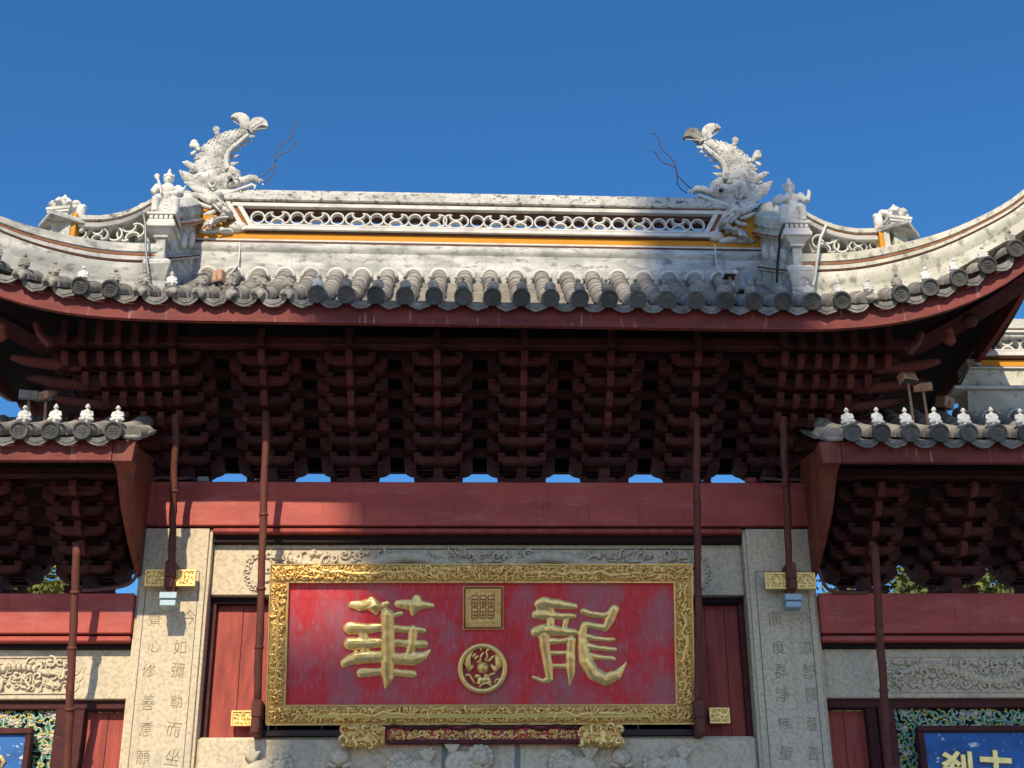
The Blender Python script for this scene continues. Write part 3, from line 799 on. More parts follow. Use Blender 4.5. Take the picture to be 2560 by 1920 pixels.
# side fascias
for s in (-1, 1):
    vs = []; fs = []
    n = 20
    for i in range(n + 1):
        t = i / n
        Y = yeave(5.12) + 0.12 + (2 * RIDGE_Y - 2 * (yeave(5.12) + 0.12)) * t
        k = abs(2 * t - 1)
        z = 7.60 + (lift(5.12 * s) - 0.345) * k ** 2.2 * 1.0
        x = s * (4.93 + 0.19 * k ** 2)
        vs += [(x, Y, z), (x, Y, z + 0.17), (x - s * 0.05, Y, z + 0.17), (x - s * 0.05, Y, z)]
    for i in range(n):
        a = i * 4; b = a + 4
        for j in range(4): fs.append((a + j, a + (j + 1) % 4, b + (j + 1) % 4, b + j))
    obj('fascia_board', MB().add(vs, fs), M_fascia, gate)
    # drip tiles of the side eave, seen from below as a dark wavy rim
    for i in range(13):
        t = (i + 0.5) / 13
        Y = yeave(5.12) + (2 * RIDGE_Y - 2 * yeave(5.12)) * t
        k = abs(2 * t - 1)
        z = 7.60 + (lift(5.12 * s) - 0.345) * k ** 2.2 + 0.19
        x = s * (5.03 + 0.19 * k ** 2)
        o = obj('drip_tile', MB().lathe([(0.0, 0), (0.10, 0), (0.10, 0.18), (0.0, 0.18)], 10, lambda a, b, h: Vector((a * 0.35, b, 0)) + Vector((-s * h, 0, 0.3 * h))), M_drip, gate)
        o.location = (x, Y, z)
# soffit (underside), a closed hipped shell
def soffit_pt(x, Y):
    s = 1 if Y < RIDGE_Y else -1
    Yf = Y if s > 0 else 2 * RIDGE_Y - Y
    t = max(0.0, Yf - (yeave(x) + 0.14))
    zf = 7.40 + lift(x) * max(0.0, 1 - t / 2.0) + 0.42 * t + 0.10 * t * t
    tx = max(0.0, 4.95 - abs(x))
    zx = 7.74 + 0.42 * tx + 0.1 * tx * tx + (lift(5.0) - 0.345) * 0.9 * (min(1.0, abs(Yf - RIDGE_Y) / 1.7)) ** 2.2 * max(0, 1 - tx / 2)
    return min(zf, zx)
vs = []; fs = []
NY = 28
SX = [-5.08 + 10.16 * i / 50 for i in range(51)]
for x in SX:
    for j in range(NY + 1):
        y0 = yeave(x) + 0.165; y1 = 2 * RIDGE_Y - y0
        Y = y0 + (y1 - y0) * j / NY
        vs.append((x, Y, soffit_pt(x, Y)))
for i in range(50):
    for j in range(NY):
        a = i * (NY + 1) + j
        fs.append((a, a + 1, a + NY + 2, a + NY + 1))
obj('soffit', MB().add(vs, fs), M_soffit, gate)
# rafters under the eave
for i in range(31):
    x = -4.8 + 0.32 * i
    pts = []
    for t in (0, 0.25, 0.5, 0.75, 1.0):
        Y = yeave(x) + 0.17 + 0.85 * t
        pts.append((x, Y, soffit_pt(x, Y) - 0.03))
    obj('rafter', MB().tube(pts, 0.036, 4), M_soffit, gate)
# corner beams with a carved end and a hanging finial
for s in (-1, 1):
    pts = []
    for i in range(8):
        t = i / 7
        d = 2.05 * t
        pts.append((s * (2.9 + d), 0.1 - d * 0.86, 7.20 + 0.10 * t + 0.42 * t ** 2.5))
    cb = obj('corner_beam', MB().tube(pts, [0.10] * 6 + [0.095, 0.085], 4), M_wood, gate)
    p = Vector(pts[5])
    obj('beam_boss', MB().ball(p + Vector((s * 0.02, -0.09, -0.06)), (0.07, 0.07, 0.06)), M_wood, cb, smooth=True)
    q = p + Vector((-s * 0.16, -0.02, -0.19))
    obj('hanging_finial', MB().lathe([(0.05, 0.10), (0.055, 0.06), (0.04, 0.04), (0.065, 0.0), (0.07, -0.05), (0.02, -0.09)], 10, lambda a, b, h: q + Vector((a, b, h)) * 1.0 if False else q + Vector((a * .75, b * .75, h * .85))), M_gable, cb, smooth=True)

# ---- pan tile sheet with stepped courses
def pan_sheet(name, xs, y_of, z_of, ytop, half, step=0.055):
    mb = MB()
    for x in xs:
        y0 = y_of(x)
        n = int((ytop(x) - y0) / step)
        for i in range(n):
            ya, yb = y0 + i * step, y0 + (i + 1) * step
            za, zb = z_of(x, ya) + 0.012, z_of(x, yb)
            row = []
            for (yy, zz) in ((ya, za), (yb, zb)):
                for k in range(5):
                    a = -1 + k / 2
                    row.append((x + a * half, yy, zz - 0.03 * (1 - a * a)))
            fr = [(x + (-1 + k / 2) * half, ya, za - 0.012 - 0.03 * (1 - (-1 + k / 2) ** 2)) for k in range(5)]
            vs = row + fr
            fs = [(k, k + 1, 6 + k, 5 + k) for k in range(4)] + [(10 + k, 11 + k, k + 1, k) for k in range(4)]
            mb.add(vs, fs)
    return obj(name, mb, M_tile, gate, kind='stuff')

# round tile: a tapered half barrel, its own length along +y
def barrel(r0_, r1_, ln, n=8):
    mb = MB()
    vs = []
    for (r_, y) in ((r0_, 0.0), (r0_ * 1.01, 0.02), (r1_, ln)):
        for k in range(n + 1):
            a = R(-15 + 210 * k / n)
            vs.append((r_ * math.cos(a), y, r_ * math.sin(a)))
    fs = []
    for i in range(2):
        for k in range(n):
            a = i * (n + 1) + k
            fs.append((a, a + 1, a + n + 2, a + n + 1))
    fs.append(tuple(range(n, -1, -1)))
    mb.add(vs, fs)
    me = mb.mesh('round_tile'); fix_normals(me); me.shade_smooth(); me.set_sharp_from_angle(angle=R(40))
    me.materials.append(M_tile)
    return me
ME_barrel = [barrel(0.078 + 0.002 * k, 0.070, 0.225) for k in range(3)]
# disc end
def disc_mesh():
    mb = MB()
    mb.lathe([(0.078, 0.0), (0.079, 0.035), (0.074, 0.042), (0.064, 0.042), (0.061, 0.030), (0.0005, 0.030)], 20, lambda a, b, h: Vector((a, -h, b)))
    for dz, ln in ((-0.024, 0.055), (-0.004, 0.075), (0.018, 0.06)):
        mb.tube([((t - 0.5) * ln, -0.032, dz + 0.008 * math.sin(t * 6.28)) for t in (0, .25, .5, .75, 1)], 0.0028, 4)
    me = mb.mesh('tile_disc'); fix_normals(me); me.shade_smooth(); me.set_sharp_from_angle(angle=R(35))
    me.materials.append(M_disc)
    return me
ME_disc = disc_mesh()
def drip_mesh(seed):
    rg = random.Random(seed)
    top = [(-0.115 + 0.23 * k / 8, 0.0 - 0.034 * (1 - (-1 + k / 4) ** 2)) for k in range(9)]
    bot = [(0.116, -0.020), (0.108, -0.046), (0.084, -0.072), (0.046, -0.094), (0.0, -0.106), (-0.046, -0.094), (-0.084, -0.072), (-0.108, -0.046), (-0.116, -0.020)]
    bot = [(a + rg.uniform(-.005, .005), b + rg.uniform(-.006, .006)) for a, b in bot]
    mb = MB().prism(top + bot, lambda a, b, d: Vector((a, d, b)), -0.016, 0.0)
    mb.tube([(a * 0.75, -0.018, b * 0.72 - 0.004) for a, b in bot], 0.0045, 4)
    mb.ball((0, -0.016, -0.072), (0.024, 0.006, 0.014), 8, 5)
    # the pan behind it
    vs = []
    for y in (0.0, 0.22):
        for k in range(9): vs.append((top[k][0] * (1 - 0.1 * (y > 0)), y, top[k][1] + 0.004 + 0.0 * y))
    mb.add(vs, [(k, k + 1, 10 + k, 9 + k) for k in range(8)])
    me = mb.mesh('drip_tile'); fix_normals(me)
    me.materials.append(M_drip)
    return me
ME_drip = [drip_mesh(k) for k in range(4)]
def broken_mesh(seed):
    rg = random.Random(seed)
    mb = MB()
    for k in range(9):
        a = rg.uniform(0, 6.28); rr = rg.uniform(0, 0.05)
        mb.ball((rr * math.cos(a), rg.uniform(-.03, .0), rr * math.sin(a)), (rg.uniform(.02, .035), .025, rg.uniform(.018, .03)), 7, 5)
    me = sculpt(mb, 0.012, 1); roughen(me, 0.008, 30, seed)
    me.materials.append(M_mortar)
    return me
ME_broken = [broken_mesh(k) for k in range(3)]
# scalloped lime mortar collars where the tiles meet the ridge
def collar_mesh():
    mb = MB()
    pts = [(0.088 * math.cos(R(a)), 0.0, 0.088 * math.sin(R(a))) for a in range(-5, 186, 19)]
    mb.tube(pts, 0.019, 6)
    me = mb.mesh('mortar_collar'); fix_normals(me); me.shade_smooth(); me.materials.append(M_white2)
    return me
ME_collar = collar_mesh()

PITCH_X = 0.2535
roof = obj('roof_deck', MB().box(-2.9, 2.9, -0.2, 0.6, 8.0, 8.1), M_soffit, gate)
X0 = -0.397 - 0.0
ix = range(-19, 22)
tile_x = [X0 + PITCH_X * i for i in ix if abs(X0 + PITCH_X * i) < 5.05]
BROKEN_U = (84, 151, 331, 456, 517, 584, 647, 705, 2185)
eave_seats = []                    # where the little figures sit
for x in tile_x:
    inner = abs(x) < 2.78
    ytop = 0.02 if inner else yeave(x) + 0.36
    y = yeave(x) - 0.045
    k = 0
    first = True
    slope0 = None
    while y < ytop:
        za, zb = zroof(x, y), zroof(x, y + 0.19)
        sl_ = math.atan2(zb - za, 0.19)
        if slope0 is None: slope0 = sl_
        jig = random.uniform(-.012, .012)
        link('round_tile', ME_barrel[k % 3], M_tile, roof, loc=(x + random.uniform(-.006, .006), y, za + 0.035), rot=(sl_ + random.uniform(-.02, .02), random.uniform(-.05, .05), jig))
        k += 1
        y += 0.19 * math.cos(sl_)
    ye = yeave(x); ze = zroof(x, ye)
    u, v = PZ((x, ye, ze + 0.05))
    brk = any(abs(u - b) < 31 for b in BROKEN_U)
    dirn = Matrix.Rotation(slope0, 4, 'X') @ Matrix.Rotation(random.uniform(-.06, .06), 4, 'Z') @ Matrix.Rotation(random.uniform(-.25, .25), 4, 'Y')
    base = Matrix.Translation((x, ye - 0.050, ze + 0.040))
    if brk:
        link('broken_tile_end', random.choice(ME_broken), M_mortar, roof, M=base @ Matrix.Translation((0, 0.0, -0.01)))
    else:
        link('tile_disc', ME_disc, M_disc, roof, M=base @ dirn)
    eave_seats.append((x, ye - 0.03, ze + 0.040 + 0.076, u, v))
    if inner:
        yc = 0.03
        link('mortar_collar', ME_collar, M_white2, roof, loc=(x, -0.075 + random.uniform(-.01, .01), zroof(x, -0.075) + 0.035), rot=(R(20), 0, 0))
for x in [t + PITCH_X / 2 for t in tile_x[:-1]]:
    ye = yeave(x) + 0.0; ze = zroof(x, ye)
    link('drip_tile', random.choice(ME_drip), M_drip, roof, M=Matrix.Translation((x, ye - 0.022, ze + 0.024)) @ Matrix.Rotation(R(5), 4, 'X') @ Matrix.Rotation(random.uniform(-.05, .05) - math.atan((lift(x + .05) - lift(x - .05)) / .1) * 1.0, 4, 'Y'))
pan_sheet('pan_tiles', [t + PITCH_X / 2 for t in tile_x[:-1] if abs(t + PITCH_X / 2) < 2.8], lambda x: yeave(x) + 0.03, zroof, lambda x: 0.03, PITCH_X / 2 + 0.012)
# plain deck of the rest of the roof: outer front slope, side slopes, rear slope (unseen from the front, closes the roof)
vs = []; fs = []
for x in SX:
    for j in range(NY + 1):
        y0 = yeave(x) + 0.05; y1 = 2 * RIDGE_Y - y0
        Y = y0 + (y1 - y0) * j / NY
        vs.append((x, Y, soffit_pt(x, Y) + 0.055))
for i in range(50):
    for j in range(NY):
        a = i * (NY + 1) + j
        fs.append((a, a + 1, a + NY + 2, a + NY + 1))
obj('roof_skin', MB().add(vs, fs), M_tile, gate)

# ---- main ridge
def rz(x): return -0.013 * x
def ridge_band(name, x0, x1, z0, z1, n0, n1=None, m=M_white, par=None, seg=1, bulge=0.0, dy=0.0, bev=0.0, top_round=False, back=None):
    """a course of the ridge: half thickness n0 at its foot, n1 at its head"""
    n1 = n0 if n1 is None else n1
    prof = []
    K = 6 if bulge or top_round else 1
    for i in range(K + 1):
        t = i / K
        nn = n0 + (n1 - n0) * t + bulge * math.sin(PI * t)
        if top_round: nn = n0 * math.sqrt(max(0.0, 1 - (t * 0.96) ** 2.6))
        prof.append((nn, z0 + (z1 - z0) * t))
    poly = [(-a, b) for a, b in prof] + [(a if back is None else back, b) for a, b in reversed(prof)]
    mb = MB()
    NS = 10
    vs = []; fs = []
    n = len(poly)
    for i in range(NS + 1):
        x = x0 + (x1 - x0) * i / NS
        vs += [(x, RIDGE_Y + a + dy, b + rz(x)) for a, b in poly]
    for i in range(NS):
        for j in range(n):
            fs.append((i * n + j, i * n + (j + 1) % n, (i + 1) * n + (j + 1) % n, (i + 1) * n + j))
    fs.append(tuple(range(n))); fs.append(tuple(NS * n + j for j in reversed(range(n))))
    return obj(name, mb.add(vs, fs), m, par or gate, angle=35 if K > 1 else None, bevel=bev)
XL, XR = -2.93, 2.93
rg_ = ridge_band('main_ridge', XL, XR, 8.30, 8.735, 0.26, 0.205, M_white)
ridge_band('ridge_roll', XL, XR, 8.736, 8.868, 0.20, 0.165, M_white, rg_, bulge=0.045)
ridge_band('brown_line', XL, XR, 8.869, 8.886, 0.17, m=M_brown, par=rg_)
ridge_band('white_fillet', XL, XR, 8.887, 8.910, 0.166, m=M_white2, par=rg_, bev=0.004)
ridge_band('ochre_band', XL, XR, 8.911, 8.984, 0.155, m=M_orange, par=rg_)
pTL, pBL, pTR, pBR = P(600, 505, .02), P(641, 573, .02), P(1789, 526, .02), P(1752, 581, .02)
LB, RB, LT, RTT = pBL.x, pBR.x, pTL.x, pTR.x
ridge_band('brown_line', LB - .12, RB + .12, 8.985, 9.002, 0.175, m=M_brown, par=rg_)
ridge_band('white_fillet', LB - .11, RB + .11, 9.003, 9.047, 0.205, m=M_white2, par=rg_, bev=0.004)
ridge_band('brown_line', LB - .03, RB + .03, 9.048, 9.060, 0.185, m=M_brown, par=rg_)
ridge_band('white_fillet', LB - .06, RB + .06, 9.061, 9.086, 0.17, m=M_white2, par=rg_)
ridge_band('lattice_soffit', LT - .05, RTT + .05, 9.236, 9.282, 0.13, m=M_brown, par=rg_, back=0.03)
ridge_band('white_fillet', LT - .08, RTT + .08, 9.283, 9.322, 0.19, m=M_white2, par=rg_, back=0.04)
ridge_band('brown_line', LT - .10, RTT + .10, 9.323, 9.338, 0.18, m=M_rust, par=rg_, back=0.05)
ridge_band('ridge_cap', XL + .15, XR - .15, 9.339, 9.425, 0.215, m=M_moss, par=rg_, bev=0.01)
ridge_band('ridge_cap', XL + .15, XR - .15, 9.426, 9.52, 0.20, m=M_moss, par=rg_, top_round=True)
# ochre spandrels with slanted white frames
for s, xb, xt, xe in ((-1, LB, LT, XL), (1, RB, RTT, XR)):
    z0, z1 = 8.985, 9.338
    poly = [(xe, z0 + rz(xe)), (xb + s * 0.03, z0 + rz(xb)), (xt + s * 0.03, z1 + rz(xt)), (xe, z1 + rz(xe))]
    if s > 0: poly = poly[::-1]
    obj('ochre_spandrel', MB().prism(poly, lambda a, b, d: Vector((a, d, b)), RIDGE_Y - 0.153, RIDGE_Y + 0.153), M_orange, rg_)
    for nm, off, w, n_, m_ in (('slanted_frame', 0.0, 0.05, 0.186, M_white2), ('slanted_line', -0.051, 0.045, 0.170, M_rust), ('slanted_frame', -0.097, 0.05, 0.195, M_white2)):
        a0 = Vector((xb + s * -off * 1.0, 0, 9.005)); a1 = Vector((xt + s * -off, 0, 9.33))
        poly = [(a0.x, a0.z + rz(xb)), (a0.x + s * w, a0.z + rz(xb)), (a1.x + s * w, a1.z + rz(xb)), (a1.x, a1.z + rz(xb))]
        obj(nm, MB().prism(poly, lambda a, b, d: Vector((a, d, b)), RIDGE_Y - n_, RIDGE_Y + n_), m_, rg_)
    # white cloud scroll on the ochre
    mb = MB(); Fc = front(RIDGE_Y - 0.153)
    def cl(u, v):
        p = P(u if s < 0 else 2383 - u, v + (0 if s < 0 else 24), RIDGE_Y - 0.135); return p.x, p.z
    a, b = cl(595, 571); blob(mb, Fc, a, b, 0.10, 0.068, 0.06); 
    a, b = cl(560, 580); blob(mb, Fc, a, b, 0.13, 0.04, 0.05, 0.15 * s)
    a, b = cl(520, 583); blob(mb, Fc, a, b, 0.11, 0.03, 0.05)
    a, b = cl(598, 572); spiral(mb, Fc, a, b, 0.045, 1.2, 0.008, 0.055, 0.3, s)
    obj('cloud_scroll', mb, M_white2, rg_, smooth=True)
# rings of the ridge lattice
def arc(mb, cx_, cz_, r_, a0, a1, w=0.0125, depth=0.05, n=10):
    vs = []; fs = []
    for i in range(n + 1):
        a = R(a0 + (a1 - a0) * i / n)
        for (rr, y) in ((r_ - w, 0), (r_, 0), (r_, depth), (r_ - w, depth)):
            vs.append((cx_ + rr * math.cos(a), y, cz_ + rr * math.sin(a)))
    for i in range(n):
        for j in range(4):
            fs.append((i * 4 + j, i * 4 + (j + 1) % 4, (i + 1) * 4 + (j + 1) % 4, (i + 1) * 4 + j))
    if abs(a1 - a0) < 360: fs += [(0, 1, 2, 3), (n * 4 + 3, n * 4 + 2, n * 4 + 1, n * 4)]
    mb.add(vs, fs)
def ring_me():
    mb = MB(); arc(mb, 0, 0, 0.074, 0, 360, 0.0135, 0.06, 20)
    me = mb.mesh('lattice_ring'); fix_normals(me); me.materials.append(M_white2); return me
def knot_me():
    mb = MB()
    arc(mb, -0.060, 0, 0.0735, 75, 285, 0.0135, 0.06, 12); arc(mb, 0.060, 0, 0.0735, -105, 105, 0.0135, 0.06, 12)
    arc(mb, 0, 0.0755, 0.0755, 200, 340, 0.0135, 0.06, 10); arc(mb, 0, -0.0755, 0.0755, 20, 160, 0.0135, 0.06, 10)
    me = mb.mesh('lattice_knot'); fix_normals(me); me.materials.append(M_white2); return me
ME_ring, ME_knot = ring_me(), knot_me()
SEQ = [(648,'O'),(697,'X'),(746,'O'),(795,'X'),(846,'O'),(897,'X'),(944,'O'),(992,'X'),(1039,'O'),(1086,'X'),(1140,'X'),(1193,'O'),(1240,'X'),(1300,'X'),(1352,'O'),(1398,'X'),(1446,'O'),(1495,'X'),(1544,'O'),(1594,'X'),(1644,'O'),(1692,'X'),(1740,'O')]
for u, k in SEQ:
    p = P(u, 548 + (u - 648) * 0.0095, 0.13)
    link('lattice_ring' if k == 'O' else 'lattice_knot', ME_ring if k == 'O' else ME_knot, M_white2, rg_, loc=(p.x, RIDGE_Y - 0.168, 9.161 + rz(p.x)), rot=(0, random.uniform(-.06, .06), 0))

# ---- hip ridges: from the ridge end down to the pedestal, then out to the corner
def sweep(name, path, prof, m, par, closed=True, angle=35):
    """path: [(x, y, zb, zt)], prof: [(n, f)] f = fraction of the height; both sides mirrored"""
    k = len(path)
    vs = []; fs = []
    poly = [(-n, f) for n, f in prof] + [(n, f) for n, f in reversed(prof)]
    nn = len(poly)
    for i in range(k):
        a = Vector(path[max(i - 1, 0)][:2]); b = Vector(path[min(i + 1, k - 1)][:2])
        t = (b - a).normalized(); nrm = Vector((-t.y, t.x))
        x, y, zb, zt = path[i]
        for n, f in poly:
            vs.append((x + nrm.x * n, y + nrm.y * n, zb + (zt - zb) * f))
    for i in range(k - 1):
        for j in range(nn):
            fs.append((i * nn + j, i * nn + (j + 1) % nn, (i + 1) * nn + (j + 1) % nn, (i + 1) * nn + j))
    fs.append(tuple(range(nn))); fs.append(tuple((k - 1) * nn + j for j in reversed(range(nn))))
    return obj(name, MB().add(vs, fs), m, par, angle=angle)
def interp(tbl, x):
    for (a, *va), (b, *vb) in zip(tbl, tbl[1:]):
        if x <= b:
            t = (x - a) / (b - a); t = max(0, t)
            return [p + (q - p) * t for p, q in zip(va, vb)]
    return list(tbl[-1][1:])
BAND = 0.0
for s in (-1, 1):
    dz = 0.05 if s < 0 else -0.045
    mw = M_white if s < 0 else M_hip
    # A: ridge end towards the viewer
    A = []
    for i in range(9):
        t = i / 8
        y = 0.20 - 1.10 * t
        x = s * (2.96 + 0.14 * t)
        foot = 8.35 - 0.62 * t
        head = 9.50 - 0.75 * t - 0.02 * math.sin(PI * t)
        A.append((x, y, foot + dz, head + dz))
    hA = sweep('hip_ridge', A, [(0.17, 0.0), (0.15, 0.34), (0.19, 0.36), (0.19, 0.40), (0.12, 0.41), (0.12, 0.70), (0.18, 0.71), (0.18, 0.76), (0.15, 0.77), (0.15, 0.80), (0.17, 0.82), (0.165, 0.92), (0.10, 0.985), (0.0, 1.0)], mw, gate)
    for f0, f1, m_ in ((0.375, 0.392, M_brown), (0.725, 0.742, M_rust)):
        sweep('brown_line', [(x, y, zb + (zt - zb) * f0, zb + (zt - zb) * f1) for x, y, zb, zt in A], [(0.195, 0.0), (0.195, 1.0)], m_, hA)
    mb = MB().ball((s * 2.98, 0.15, 9.30 + dz), (0.16, 0.20, 0.20), 16, 10)
    obj('ridge_shoulder', mb, mw, hA, smooth=True)
    # leaf scroll on the inner face of A
    for t in (0.25, 0.45, 0.7):
        mb = MB()
        x, y, zb, zt = interp([(q / 8, *A[q]) for q in range(9)], t)
        c = zb + (zt - zb) * 0.56
        mb.ball((x - s * 0.12, y, c), (0.035, 0.07, 0.09), 10, 6)
        mb.ball((x - s * 0.12, y - 0.06, c - 0.08), (0.03, 0.05, 0.05), 10, 6)
        obj('leaf_scroll', mb, M_white2, hA, smooth=True)
    # B: out to the corner
    B = []
    tbl = [(2.98, 7.83, 8.25), (3.28, 7.80, 8.215), (3.48, 7.80, 8.20), (3.74, 7.82, 8.225), (4.04, 7.88, 8.25), (4.31, 7.97, 8.29), (4.56, 8.08, 8.36), (4.87, 8.20, 8.475), (5.1, 8.36, 8.66), (5.3, 8.55, 8.90)]
    n = 26
    for i in range(n + 1):
        x = 2.98 + 2.32 * i / n
        zb, zt = interp(tbl, x)
        y = -0.90 - 0.24 * (x - 2.98) - 0.10 * max(0, x - 3.6) ** 2
        B.append((s * x, y, zb + dz * 0.5 - 0.02, zt + dz * 0.7))
    # smooth heights
    for _ in range(3):
        B = [B[0]] + [(B[i][0], B[i][1], (B[i - 1][2] + 2 * B[i][2] + B[i + 1][2]) / 4, (B[i - 1][3] + 2 * B[i][3] + B[i + 1][3]) / 4) for i in range(1, n)] + [B[-1]]
    hB = sweep('hip_ridge', B, [(0.19, -0.4), (0.16, 0.0), (0.165, 0.04), (0.185, 0.18), (0.19, 0.30), (0.175, 0.42), (0.145, 0.50), (0.175, 0.51), (0.175, 0.60), (0.16, 0.61), (0.16, 0.70), (0.175, 0.71), (0.165, 0.9), (0.11, 0.985), (0.0, 1.0)], mw, gate)
    for f0, f1, m_, nn in ((0.475, 0.505, M_brown, 0.168), (0.63, 0.67, M_rust, 0.168)):
        sweep('brown_line', [(x, y, zb + (zt - zb) * f0, zb + (zt - zb) * f1) for x, y, zb, zt in B], [(nn, 0.0), (nn, 1.0)], m_, hB)
    # lattice box standing on the first part of B
    C = [b for b in B if 3.05 < abs(b[0]) < 3.74]
    tops = [(3.05, 8.73), (3.2, 8.59), (3.36, 8.495), (3.51, 8.445), (3.75, 8.415)]
    capp = []
    for (x, y, zb, zt) in C:
        h = interp(tops, abs(x))[0] + dz * 0.9
        capp.append((x, y, zt, h))
    sweep('lattice_cap', [(x, y, h - 0.075, h + 0.012) for x, y, zt, h in capp], [(0.15, 0.0), (0.165, 0.1), (0.165, 0.6), (0.11, 0.92), (0.0, 1.0)], M_moss if s < 0 else mw, hB)
    sweep('brown_line', [(x, y, h - 0.090, h - 0.0755) for x, y, zt, h in capp], [(0.145, 0.0), (0.145, 1.0)], M_rust, hB)
    sweep('white_fillet', [(x, y, h - 0.125, h - 0.091) for x, y, zt, h in capp], [(0.135, 0.0), (0.15, 1.0)], M_white2, hB)
    sweep('lattice_shade_sheet', [(x, y + 0.11, zt - 0.02, h - 0.10) for x, y, zt, h in capp], [(0.012, 0.0), (0.012, 1.0)], M_tile, hB)  # added sheet; its dark grey stands in for shade behind the open lattice
    xe, ye_, zte, he = capp[-1]
    obj('lattice_post', MB().box(xe - 0.02, xe + 0.02, ye_ - 0.155, ye_ + 0.15, zte - 0.03, he + 0.0), M_orange, hB)
    obj('lattice_post', MB().box(min(xe + s * .021, xe + s * .075), max(xe + s * .021, xe + s * .075), ye_ - 0.17, ye_ + 0.16, zte - 0.05, he + 0.005), mw, hB, bevel=0.006)
    # knots in the lattice
    xs_ = ((3.64, 'O'), (3.50, 'X'), (3.355, 'O'), (3.215, 'X'))
    for xx, k in xs_:
        j = min(range(len(capp)), key=lambda q: abs(abs(capp[q][0]) - xx))
        x, y, zt, h = capp[j]
        x2, y2, zt2, h2 = capp[max(0, j - 1)]; x3, y3, zt3, h3 = capp[min(len(capp) - 1, j + 1)]
        ang = math.atan(((zt3 + h3) - (zt2 + h2)) / (2 * (x3 - x2)))
        yaw_ = math.atan2(y3 - y2, x3 - x2)
        sc = max(0.6, min(1.05, (h - 0.125 - zt) / 0.152))
        o = link('lattice_ring' if k == 'O' else 'lattice_knot', ME_ring if k == 'O' else ME_knot, M_white2, hB)
        o.matrix_local = Matrix.Translation((s * xx, y - 0.10, (zt + h - 0.125) / 2)) @ Matrix.Rotation(-ang, 4, 'Y') @ Matrix.Diagonal((sc * 0.95, 1, sc, 1))

